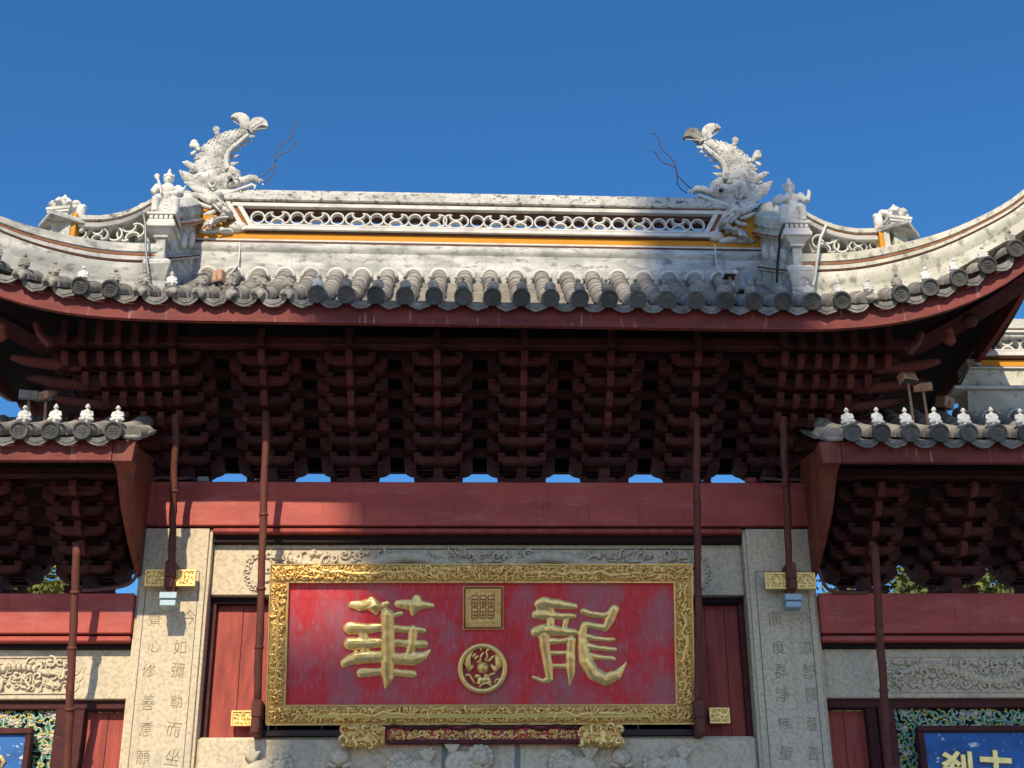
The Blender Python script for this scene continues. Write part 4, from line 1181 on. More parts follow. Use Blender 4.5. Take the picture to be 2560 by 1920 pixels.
# ================================================================== SIDE ROOFS
for s in (-1, 1):
    xi = s * (3.06 if s > 0 else 3.02)
    yE = -1.30
    def zs(x, Y):
        t = Y - yE
        return 6.215 + 0.42 * t + 0.10 * t * t
    xs = sorted((s * 3.10, s * 6.9))
    fas = obj('fascia_board', MB().box(xs[0], xs[1], -1.255, -1.20, 6.036, 6.225), M_fascia, gate, bevel=0.004)
    obj('fascia_board', MB().box(xs[0], xs[1], 1.55, 1.60, 6.062, 6.232), M_fascia, gate)
    # soffit of the side bay
    mb = MB()
    xs = sorted((s * 2.99, s * 6.9))
    vs = [(x, y, zs(x, y if y < .2 else .4 - y) - 0.04) for x in xs for y in (-1.16, -0.5, 0.2, 0.9, 1.56)]
    mb.add(vs, [(i, i + 1, i + 6, i + 5) for i in range(4)])
    obj('soffit', mb, M_soffit, gate)
    sroof = obj('roof_deck', MB().add([(a, b, c + 0.02) for a, b, c in vs], [(i, i + 1, i + 6, i + 5) for i in range(4)]), M_tile, gate)
    # gable board at the inner end
    poly = [(-1.25, 6.225), (-1.25, 6.03), (-1.12, 6.04), (-1.03, 6.00), (-0.93, 5.90), (-0.80, 5.78), (-0.62, 5.68), (-0.35, 5.55), (-0.02, 5.42), (0.10, 5.40), (0.10, 6.58), (-0.6, 6.40)]
    def gx(a, b):
        f = max(0.0, min(1.0, (b - 5.88) / 0.17)) * max(0.0, min(1.0, (-0.55 - a) / 0.5))
        return 3.045 - 0.135 * f
    n_ = len(poly)
    vs_ = [(s * gx(a, b), a, b) for a, b in poly] + [(s * 3.098, a, b) for a, b in poly]
    obj('gable_board', MB().add(vs_, [tuple(range(n_)), tuple(range(2 * n_ - 1, n_ - 1, -1))] + [(i, (i + 1) % n_, n_ + (i + 1) % n_, n_ + i) for i in range(n_)]), M_gable, gate, bevel=0.006)
    first = 2125 if s > 0 else 290
    p0 = P(first, 1079 if s > 0 else 1069, yE)
    nT = 14 if s > 0 else 8
    pitch_s = 0.2505 if s > 0 else 0.262
    seats = []
    pan_x = []
    for i in range(nT):
        x = p0.x + s * pitch_s * i
        ze = zs(x, yE)
        inner = s > 0 and i >= 3
        y = yE - 0.045; k = 0
        while y < (0.0 if inner else -0.45):
            za, zb = zs(x, y), zs(x, y + 0.19)
            sl_ = math.atan2(zb - za, 0.19)
            link('round_tile', ME_barrel[k % 3], M_tile, sroof, loc=(x + random.uniform(-.005, .005), y, za + 0.05), rot=(sl_ + random.uniform(-.02, .02), random.uniform(-.05, .05), random.uniform(-.012, .012)))
            k += 1; y += 0.19 * math.cos(sl_)
        link('tile_disc', ME_disc, M_disc, sroof, M=Matrix.Translation((x, yE - 0.048, ze + 0.055)) @ Matrix.Rotation(R(20) + random.uniform(-.05, .05), 4, 'X') @ Matrix.Rotation(random.uniform(-.25, .25), 4, 'Y'))
        link('drip_tile', random.choice(ME_drip), M_drip, sroof, M=Matrix.Translation((x + s * pitch_s / 2, yE - 0.018, ze + 0.03)) @ Matrix.Rotation(R(5), 4, 'X') @ Matrix.Rotation(random.uniform(-.05, .05), 4, 'Y'))
        seats.append((x, yE - 0.03, ze + 0.055 + 0.076))
        pan_x.append(x + s * pitch_s / 2)
    pan_sheet('pan_tiles', pan_x, lambda x: yE + 0.03, lambda x, Y: zs(x, Y) + 0.02, lambda x: 0.0, pitch_s / 2 + 0.01)
    # half tile and lime edge at the inner end
    xq = p0.x - s * 0.135
    for i in range(2):
        y = yE + 0.04 + 0.18 * i
        link('round_tile', ME_barrel[i % 3], M_tile, sroof, loc=(xq, y, zs(xq, y) + 0.035), rot=(R(25), 0, R(s * 6)))
    mb = MB().tube([(xq + s * 0.06, yE - 0.02, zs(0, yE) + 0.01), (xq - s * 0.04, yE + 0.06, zs(0, yE) + 0.035), (xq - s * 0.08, yE + 0.25, zs(0, yE + .25) + 0.04), (xq - s * 0.08, yE + 0.5, zs(0, yE + .5) + 0.04)], [0.018, 0.026, 0.024, 0.016], 6)
    obj('lime_edge', mb, M_mortar, sroof, smooth=True)
    SEATS_S = seats
    if s > 0: seats_R = seats
    else: seats_L = seats
    if s > 0:
        # ridge of the right-hand roof
        def band(name, x0, x1, z0, z1, n, m, par, lean0=0.0, lean1=0.0):
            poly = [(x0 + lean0, z0), (x1, z0), (x1, z1), (x0 + lean1, z1)]
            return obj(name, MB().prism(poly, lambda a, b, d: Vector((a, d, b)), RIDGE_Y - n, RIDGE_Y + n), m, par, bevel=0.004)
        sr = band('side_ridge', 4.70, 6.9, 6.75, 7.30, 0.15, M_hip, gate, 0.0, 0.06)
        band('ridge_roll', 4.62, 6.9, 7.301, 7.335, 0.19, M_white2, sr)
        band('brown_line', 4.64, 6.9, 7.336, 7.350, 0.165, M_brown, sr)
        band('ridge_face', 4.70, 6.9, 7.351, 7.53, 0.14, M_hip, sr, 0.0, 0.11)
        band('white_fillet', 4.80, 6.9, 7.531, 7.548, 0.17, M_white2, sr)
        band('brown_line', 4.80, 6.9, 7.549, 7.562, 0.155, M_brown, sr)
        band('ochre_band', 4.84, 6.9, 7.563, 7.64, 0.13, M_orange, sr, 0.0, 0.04)
        band('fret_block', 4.80, 4.94, 7.566, 7.642, 0.145, M_moss, sr)
        band('brown_line', 4.86, 6.9, 7.643, 7.662, 0.165, M_brown, sr)
        band('white_fillet', 4.88, 6.9, 7.663, 7.71, 0.185, M_white2, sr, 0.0, 0.02)
        band('brown_line', 4.90, 6.9, 7.711, 7.722, 0.165, M_rust, sr)
        band('white_fillet', 5.0, 6.9, 7.723, 7.742, 0.16, M_white2, sr)
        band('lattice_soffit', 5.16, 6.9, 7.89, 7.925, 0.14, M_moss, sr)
        band('white_fillet', 5.14, 6.9, 7.926, 7.95, 0.17, M_white2, sr)
        band('brown_line', 5.14, 6.9, 7.951, 7.964, 0.16, M_rust, sr)
        band('ridge_cap', 5.15, 6.9, 7.965, 8.07, 0.18, M_moss, sr, 0.0, 0.08)
        for nm, off, w, n_, m_ in (('slanted_frame', 0.0, 0.045, 0.17, M_white2), ('slanted_line', -0.047, 0.025, 0.155, M_rust), ('slanted_frame', -0.12, 0.05, 0.17, M_hip)):
            poly = [(4.99 + off, 7.715), (4.99 + off + w, 7.715), (5.20 + off + w, 7.96), (5.20 + off, 7.96)]
            obj(nm, MB().prism(poly, lambda a, b, d: Vector((a, d, b)), RIDGE_Y - n_, RIDGE_Y + n_), m_, sr)
        for i, k in enumerate('XOXOX'):
            link('lattice_ring' if k == 'O' else 'lattice_knot', ME_ring if k == 'O' else ME_knot, M_white2, sr, loc=(5.25 + 0.2 * i, RIDGE_Y - 0.09, 7.816), rot=(0, 0, 0))
        for i in range(5):
            x = p0.x + pitch_s * (7 + i) 
            link('mortar_collar', ME_collar, M_white2, sroof, loc=(x, -0.0, zs(x, -0.0) + 0.05), rot=(R(15), 0, 0))

# ================================================================== BRACE POLES (props from the bracket noses to the columns)
def brace_pole(pts, rad, nodes, clamp=None):
    mb = MB()
    V = [Vector(p) for p in pts]
    # subdivide with slight waver
    path = []; rr = []
    K = 16
    tot = len(V) - 1
    for i in range(K + 1):
        t = i / K * tot
        j = min(int(t), tot - 1); f = t - j
        p = V[j].lerp(V[j + 1], f)
        p += Vector((random.uniform(-.006, .006), random.uniform(-.004, .004), 0))
        path.append(p); rr.append(rad * random.uniform(0.9, 1.08))
    o = obj('brace_pole', mb.tube(path, rr, 8), M_pole, gate, smooth=True)
    for nd in nodes:
        t = nd * K; j = min(int(t), K - 1)
        p = path[j].lerp(path[j + 1], t - j); d = (path[j + 1] - path[j]).normalized()
        obj('node_ring', MB().tube([p - d * 0.016, p - d * 0.008, p + d * 0.008, p + d * 0.016], [rad * 1.0, rad * 1.25, rad * 1.25, rad * 1.0], 8), M_pole, o, smooth=True)
    if clamp:
        p = path[-1]
        mb = MB().box(p.x - 0.045, p.x + 0.045, p.y - 0.05, clamp[0], p.z - 0.10, p.z + 0.06)
        mb.box(p.x - 0.038, p.x + 0.038, p.y - 0.075, clamp[0], p.z - clamp[1], p.z - 0.10)
        obj('iron_clamp', mb, M_pole, o, bevel=0.012)
    return o
def pole_px(u0, v0, y0, u1, v1, y1, rad, nodes, clamp=None, mid=None):
    return brace_pole([P(u0, v0, y0), P((u0 + u1) / 2, (v0 + v1) / 2, (y0 + y1) / 2 - 0.02), P(u1, v1, y1)], rad, nodes, clamp)
pole_px(440, 1035, -0.54, 429, 1420, -0.14, 0.034, (0.5, 0.88), (0.0, 0.20))
pole_px(666, 1032, -0.54, 643, 1768, -0.10, 0.034, (0.35, 0.60, 0.80), (0.25, 0.24))
pole_px(1741, 1038, -0.54, 1747, 1768, -0.10, 0.033, (0.3, 0.62), (0.25, 0.24))
pole_px(1957, 1042, -0.54, 1974, 1425, -0.14, 0.034, (0.45,), (0.0, 0.20))
pole_px(192, 1355, -0.55, 166, 1990, 0.02, 0.036, (0.2, 0.42, 0.66))
pole_px(2186, 1362, -0.55, 2225, 1990, 0.02, 0.036, (0.32, 0.58, 0.78))
# dark nails of iron straps above the column poles
# gilt plates behind the pole feet
rng = random.Random(3)
def gilt_plate(u0, u1, v0, v1, Y, parent):
    a, b = P(u0, v1, Y), P(u1, v0, Y)
    cx_ = (a.x + b.x) / 2
    mb = MB()
    x0, x1, z0, z1 = a.x, b.x, a.z, b.z
    mb.box(x0, x1, Y - 0.02, Y + 0.02, z0, z1)
    t = 0.012
    mb.box(x0, x1, Y - 0.034, Y - 0.0205, z0, z0 + t); mb.box(x0, x1, Y - 0.034, Y - 0.0205, z1 - t, z1)
    mb.box(x0, x0 + t, Y - 0.034, Y - 0.0205, z0 + t, z1 - t); mb.box(x1 - t, x1, Y - 0.034, Y - 0.0205, z0 + t, z1 - t)
    o = obj('gilt_plate', mb, M_gold, parent)
    m2 = MB()
    scrollwork(m2, front(Y - 0.021), x0 + t, x1 - t, z0 + t, z1 - t, 0.034, rng, 0.0045, 0.006)
    obj('plate_relief', m2, M_gold2, o, smooth=True, kind='stuff')
    return o
gilt_plate(362, 491, 1427, 1467, -0.10, columns[0])
gilt_plate(1913, 2035, 1434, 1474, -0.10, columns[1])
gilt_plate(578, 632, 1778, 1816, 0.20, gate)
gilt_plate(1774, 1822, 1771, 1810, 0.20, gate)
for co, u, v in ((columns[0], 427, 1447), (columns[1], 1974, 1454)):
    p = P(u, v, -0.05)
    obj('plate_bracket', MB().box(p.x - 0.03, p.x + 0.03, -0.079, 0.02, p.z - 0.03, p.z + 0.03), M_pole, co)
for u, v in ((603, 1797), (1798, 1790)):
    p = P(u, v, 0.24)
    obj('plate_bracket', MB().box(p.x - 0.03, p.x + 0.03, 0.2205, 0.275, p.z - 0.03, p.z + 0.03), M_pole, gate)

# ================================================================== HANGING PLAQUE
plq = thing('hanging_plaque', 'large crimson plaque with two gold characters, seal and medallion in a gilt frame', 'sign')
c_tl, c_tr, c_bl, c_br = P(679, 1412, -.36), P(1727, 1413, -.36), P(666, 1809, -.02), P(1736, 1806, -.02)
O0 = (c_bl + c_br) / 2
ex = Vector((1, 0, 0))
ey = ((c_tl + c_tr) / 2 - O0); HGT = ey.length; ey.normalize()
ez = ex.cross(ey).normalized()          # out of the board, towards the viewer
if ez.y > 0: ez = -ez
HALFW = 1.857
def PLQ(a, b, h=0.0): return O0 + ex * a + ey * b + ez * h
def on_plq(u, v):
    d = fwd + rt * ((u - CX) / FPX) - upv * ((v - CY) / FPX)
    t = (O0 - CAM).dot(ez) / d.dot(ez)
    q = CAM + d * t - O0
    return q.dot(ex), q.dot(ey)
FW = 0.145
def plq_box(a0, a1, b0, b1, h0, h1):
    mb = MB()
    vs = [PLQ(a, b, h) for h in (h0, h1) for a, b in ((a0, b0), (a1, b0), (a1, b1), (a0, b1))]
    return mb.add(vs, [(0, 3, 2, 1), (4, 5, 6, 7), (0, 1, 5, 4), (1, 2, 6, 5), (2, 3, 7, 6), (3, 0, 4, 7)])
# the board is made of wide horizontal planks
bb = [FW - 0.02, 0.42, 0.78, 1.06, HGT - FW + 0.02]
for i in range(4):
    obj('plank', plq_box(-HALFW + FW - 0.02, HALFW - FW + 0.02, bb[i] + 0.0006, bb[i + 1] - 0.0006, -0.065, -0.04 + (0.0006 if i % 2 else 0)), M_board, plq)
rng = random.Random(8)
for nm, a0, a1, b0, b1 in (('frame_rail', -HALFW, HALFW, 0, FW), ('frame_rail', -HALFW, HALFW, HGT - FW, HGT), ('frame_stile', -HALFW, -HALFW + FW, FW + .0005, HGT - FW - .0005), ('frame_stile', HALFW - FW, HALFW, FW + .0005, HGT - FW - .0005)):
    fr = obj(nm, plq_box(a0, a1, b0, b1, -0.07, 0.0), M_goldmid, plq)
    m2 = MB()
    t = 0.014
    scrollwork(m2, PLQ, a0 + 0.02, a1 - 0.02, b0 + 0.02, b1 - 0.02, 0.064, rng, 0.013, 0.020, 1.0)
    scrollwork(m2, PLQ, a0 + 0.015, a1 - 0.015, b0 + 0.012, b1 - 0.012, 0.048, rng, 0.0105, 0.017, 1.0)
    scrollwork(m2, PLQ, a0 + 0.015, a1 - 0.015, b0 + 0.008, b1 - 0.008, 0.036, rng, 0.0075, 0.012, 1.0)
    obj('frame_relief', m2, M_gold, fr, smooth=True, kind='stuff')
    # sinuous dragons along the rail
    if a1 - a0 > 1:
        for s in (-1, 1):
            mb = MB()
            pts = [PLQ(s * (0.25 + (HALFW - 0.45) * i / 40), (b0 + b1) / 2 + 0.05 * mnoise.noise(Vector((i * 0.33, s * 3.1, b0 * 5))), 0.014) for i in range(41)]
            mb.tube(pts, [0.017 * (0.4 + math.sin(PI * i / 40)) for i in range(41)], 6)
            obj('frame_dragon', mb, M_gold, fr, smooth=True)
    else:
        mb = MB()
        pts = [PLQ((a0 + a1) / 2 + 0.05 * mnoise.noise(Vector((i * 0.36, a0, 7))), b0 + 0.05 + (b1 - b0 - 0.1) * i / 30, 0.014) for i in range(31)]
        mb.tube(pts, [0.016 * (0.4 + math.sin(PI * i / 30)) for i in range(31)], 6)
        obj('frame_dragon', mb, M_gold, fr, smooth=True)
i_ = 0.006
for nm, a0, a1, b0, b1 in (('inner_bead', -HALFW + FW, HALFW - FW, FW, FW + .012), ('inner_bead', -HALFW + FW, HALFW - FW, HGT - FW - .012, HGT - FW), ('inner_bead', -HALFW + FW, -HALFW + FW + .012, FW + .0125, HGT - FW - .0125), ('inner_bead', HALFW - FW - .012, HALFW - FW, FW + .0125, HGT - FW - .0125)):
    obj(nm, plq_box(a0, a1, b0, b1, -0.039, 0.006), M_gold2, plq)
for nm, a0, a1, b0, b1 in (('outer_bead', -HALFW - .006, HALFW + .006, HGT, HGT + .010), ('outer_bead', -HALFW - .006, HALFW + .006, -.016, 0), ('outer_bead', -HALFW - .011, -HALFW - .0005, 0.001, HGT - .001), ('outer_bead', HALFW + .0005, HALFW + .011, 0.001, HGT - .001)):
    obj(nm, plq_box(a0, a1, b0, b1, -0.06, 0.012), M_gold2, plq)
# flat yellow strips along the foot of the frame
for u0_, u1_ in ((785, 1066), (1070, 1350), (1354, 1632)):
    a0, b0 = on_plq(u0_, 1794); a1, _ = on_plq(u1_, 1794)
    obj('gilt_strip', plq_box(a0, a1, b0 - 0.002, b0 + 0.034, 0.018, 0.030), M_goldflat, plq)

def strokes(lst, ox, oy, sc):
    mb = MB()
    fl = (ez, 0.60)
    for st in lst:
        pts = []; rad = []
        P_ = [on_plq(ox + x / sc, oy + y / sc) + (w / sc / 272.0,) for x, y, w in st]
        for i in range(len(P_) - 1):
            for t in (0, 0.25, 0.5, 0.75):
                q = [P_[i][k] + (P_[i + 1][k] - P_[i][k]) * t for k in range(3)]
                pts.append(PLQ(q[0], q[1], -0.037)); rad.append(q[2] * 1.24)
        q = P_[-1]; pts.append(PLQ(q[0], q[1], -0.037)); rad.append(q[2] * 1.24)
        mb.tube(pts, rad, 10, fl)
        for e in (0, -1):
            M_ = Matrix((ex, ey, ez)).transposed()
            mb.ball(pts[e], (rad[e], rad[e], rad[e] * 0.60), 10, 6, M_)
    return mb
HUA = [[(662,530,24),(720,535,30),(780,525,34),(850,540,24),(905,520,17)], [(795,498,24),(812,540,48),(826,585,14)],
 [(975,520,22),(1040,527,30),(1110,535,32),(1160,530,24),(1215,535,15)], [(1110,490,28),(1095,535,44),(1082,590,16)],
 [(880,615,24),(900,588,28),(945,605,14),(1000,592,16)],
 [(905,600,40),(910,700,38),(910,850,40),(905,980,40),(908,1040,34),(890,1112,5)],
 [(640,690,34),(760,695,30),(900,682,22)], [(920,690,22),(1060,700,20),(1160,708,16)],
 [(645,800,37),(760,795,32),(900,792,24)], [(930,792,22),(1100,802,22),(1160,802,25)],
 [(735,700,28),(745,790,27),(752,870,27)], [(1085,700,26),(1078,800,27),(1055,890,24)],
 [(608,932,26),(680,898,37),(780,890,35),(900,892,32),(1000,905,34),(1100,905,38),(1160,880,27),(1204,842,6)],
 [(722,1002,28),(790,998,25),(880,988,20)], [(930,995,22),(1085,1010,22)]]
LONG = [[(402,525,26),(440,512,33),(560,530,27),(655,540,20)], [(385,600,26),(440,600,28),(560,612,21),(650,610,15)],
 [(405,545,20),(470,555,22)], [(490,540,22),(486,700,26)], [(602,610,18),(585,690,15)],
 [(385,718,32),(450,705,36),(560,716,26),(652,720,20)],
 [(440,740,34),(452,850,29),(472,960,27),(484,1048,22),(435,1062,13),(368,1032,10)], [(420,785,14),(480,785,22),(560,782,15),(640,778,22)],
 [(632,780,25),(627,900,28),(630,1000,25),(622,1092,5)], [(480,868,14),(600,862,13)], [(480,956,16),(605,956,15)],
 [(716,577,20),(760,595,20),(860,605,18),(900,600,24),(930,562,28)], [(932,562,28),(900,635,28),(868,700,20)],
 [(868,692,19),(760,672,19),(722,668,20),(708,730,24),(712,820,30),(730,920,40),(790,1010,41),(870,1050,38),(950,1020,30),(1012,936,6)],
 [(725,752,22),(800,766,15),(925,776,14)], [(730,815,24),(830,832,15),(932,842,15)], [(740,882,24),(830,897,15),(925,906,14)]]
for ch, ox in ((HUA, 640), (LONG, 1200)):
    me = sculpt(strokes(ch, ox, 1320, 2.765), 0.0055, 2)
    roughen(me, 0.005, 14, 2)
    link('gilt_character', me, M_gold2, plq)
# square seal with raised seal script
a0, b1 = on_plq(1157, 1465); a1, b0 = on_plq(1258, 1574)
seal = obj('seal_plate', plq_box(a0, a1, b0, b1, -0.039, -0.012), M_gold, plq, bevel=0.004)
mb = MB()
w_ = a1 - a0; h_ = b1 - b0
def bar(fa0, fb0, fa1, fb1, wd=0.0045):
    p, q = PLQ(a0 + w_ * fa0, b1 - h_ * fb0, -0.011), PLQ(a0 + w_ * fa1, b1 - h_ * fb1, -0.011)
    mb.tube([p, q], wd, 5)
for t in (0.04, 0.96): bar(t, 0.04, t, 0.96, 0.009); bar(0.04, t, 0.96, t, 0.009)
rg = random.Random(44)
for cxx in (0.22, 0.42, 0.62):
    for ry in (0.22, 0.50):
        bar(cxx, ry, cxx + 0.15, ry); bar(cxx, ry, cxx, ry + 0.24); bar(cxx + 0.15, ry, cxx + 0.15, ry + 0.24); bar(cxx, ry + 0.24, cxx + 0.15, ry + 0.24)
        bar(cxx, ry + 0.09, cxx + 0.15, ry + 0.09); bar(cxx + 0.075, ry + 0.09, cxx + 0.075, ry + 0.24); bar(cxx, ry + 0.17, cxx + 0.15, ry + 0.17)
obj('seal_script', mb, M_sealred, seal, smooth=True)
mb = MB()
for ra in ((0.06, 0.20, 0.06, 0.94), (0.80, 0.94, 0.06, 0.94), (0.2, 0.8, 0.06, 0.18), (0.2, 0.8, 0.80, 0.94)):
    scrollwork(mb, lambda a, b, h: PLQ(a, b, h - 0.013), a0 + w_ * ra[0], a0 + w_ * ra[1], b1 - h_ * ra[3], b1 - h_ * ra[2], 0.035, rng, 0.0045, 0.006)
obj('seal_border', mb, M_gold, seal, smooth=True, kind='stuff')
# round openwork medallion with two fish, a ball and a lion cub
ma, mbb = on_plq(1206, 1671)
mb = MB()
Rm = 0.196
mb.tube([PLQ(ma + Rm * math.cos(t * PI / 16), mbb + Rm * math.sin(t * PI / 16), -0.012) for t in range(33)], 0.025, 8, (ez, 1.1), caps=False)
med = obj('medallion', mb, M_gold2, plq, smooth=True)
def mp(x, y): return on_plq(1130 + x / 5.1875, 1430 + y / 5.1875)
mb = MB()
a, b = mp(397, 1240); M_ = Matrix((ex, ey, ez)).transposed(); mb.ball(PLQ(a, b, -0.005), (0.052, 0.052, 0.045), 16, 10, M_)
obj('medallion_ball', mb, M_gold, med, smooth=True)
for nm, segs in (('medallion_fish', [(270, 1020, 10), (215, 1100, 30), (200, 1190, 48), (225, 1260, 44), (280, 1210, 25)]), ('medallion_fish', [(565, 1060, 10), (590, 1130, 38), (605, 1210, 48), (560, 1270, 40), (500, 1200, 22)])):
    mb = MB()
    q = [mp(x, y) for x, y, _ in segs]
    mb.tube([PLQ(a, b, -0.012) for a, b in q], [w / 5.19 / 272 for *_, w in segs], 8, (ez, 0.6))
    q2 = [mp(x, y) for x, y in ((segs[1][0] + (70 if segs[0][0] < 400 else -70), segs[1][1] - 20), (segs[1][0] + (100 if segs[0][0] < 400 else -100), segs[1][1] + 10))]
    for a, b in q2: blob(mb, lambda A, B, h: PLQ(A, B, h - 0.02), a, b, 0.03, 0.016, 0.015, 0.8)
    obj(nm, mb, M_gold, med, smooth=True)
for pts in ([(490, 990), (440, 1030), (460, 1090), (430, 1140), (480, 1160)], [(375, 985), (370, 1020)], [(410, 1040), (370, 1090), (370, 1150), (320, 1170)], [(170, 1340), (225, 1330), (260, 1390), (290, 1450)], [(560, 1310), (490, 1330), (470, 1390), (510, 1440)], [(630, 1380), (570, 1400), (550, 1440)], [(350, 1490), (400, 1455), (450, 1440), (520, 1475)]):
    obj('tracery_bar', MB().tube([PLQ(*mp(x, y), -0.012) for x, y in pts], 0.011, 6), M_gold2, med, smooth=True)
mb = MB()
for x, y, ra in ((330, 1350, .03), (385, 1405, .042), (450, 1395, .038), (440, 1340, .024), (345, 1440, .024), (490, 1430, .022)):
    a, b = mp(x, y); mb.ball(PLQ(a, b, -0.015), (ra, ra * .7, 0.022), 10, 6, Matrix((ex, ey, ez)).transposed())
link('medallion_cub', sculpt(mb, 0.006, 1), M_gold2, med)

# gilt corbels and carved strip that carry the plaque
rng = random.Random(15)
for u0_, u1_ in ((850, 965), (1447, 1556)):
    a, b = P(u0_, 1868, -0.06), P(u1_, 1812, -0.06)
    co_ = thing('gilt_corbel', 'gilt carved corbel block under the ' + ('left' if u0_ < 1000 else 'right') + ' part of the crimson plaque', 'corbel', group='gilt corbels under the plaque')
    obj('core', MB().box(a.x + .01, b.x - .01, -0.06, 0.10, a.z + 0.01, b.z), M_gold, co_, bevel=0.03)
    mb = MB()
    scrollwork(mb, front(-0.062), a.x, b.x, a.z, b.z, 0.085, rng, 0.016, 0.032)
    scrollwork(mb, front(-0.060), a.x, b.x, a.z, b.z, 0.055, rng, 0.012, 0.020)
    obj('scroll_relief', mb, M_gold2, co_, smooth=True, kind='stuff')
a, b = P(966, 1850, 0.0), P(1446, 1815, 0.0)
st = thing('carved_shelf', 'long red carved strip with gilt foliage and a wavy lip between the two corbels', 'carved strip')
obj('strip', MB().box(a.x, b.x, 0.0, 0.048, a.z - 0.035, b.z), M_board, st)
obj('foot_moulding', MB().box(a.x, b.x, -0.03, -0.001, a.z - 0.04, a.z - 0.004), M_wood, st, bevel=0.006)
mb = MB()
pts = [(a.x + (b.x - a.x) * i / 60, -0.03, b.z - 0.015 + 0.018 * math.sin(i * 0.62) * math.cos(i * 0.13)) for i in range(61)]
obj('wavy_lip', mb.tube(pts, 0.014, 6), M_wood, st, smooth=True)
mb = MB()
scrollwork(mb, front(-0.001), a.x + 0.02, b.x - 0.02, a.z, b.z - 0.03, 0.05, rng, 0.010, 0.012, 1.0)
scrollwork(mb, front(-0.001), a.x + 0.02, b.x - 0.02, a.z, b.z - 0.03, 0.036, rng, 0.007, 0.010, 1.0)
obj('gilt_foliage', mb, M_gold, st, smooth=True, kind='stuff')

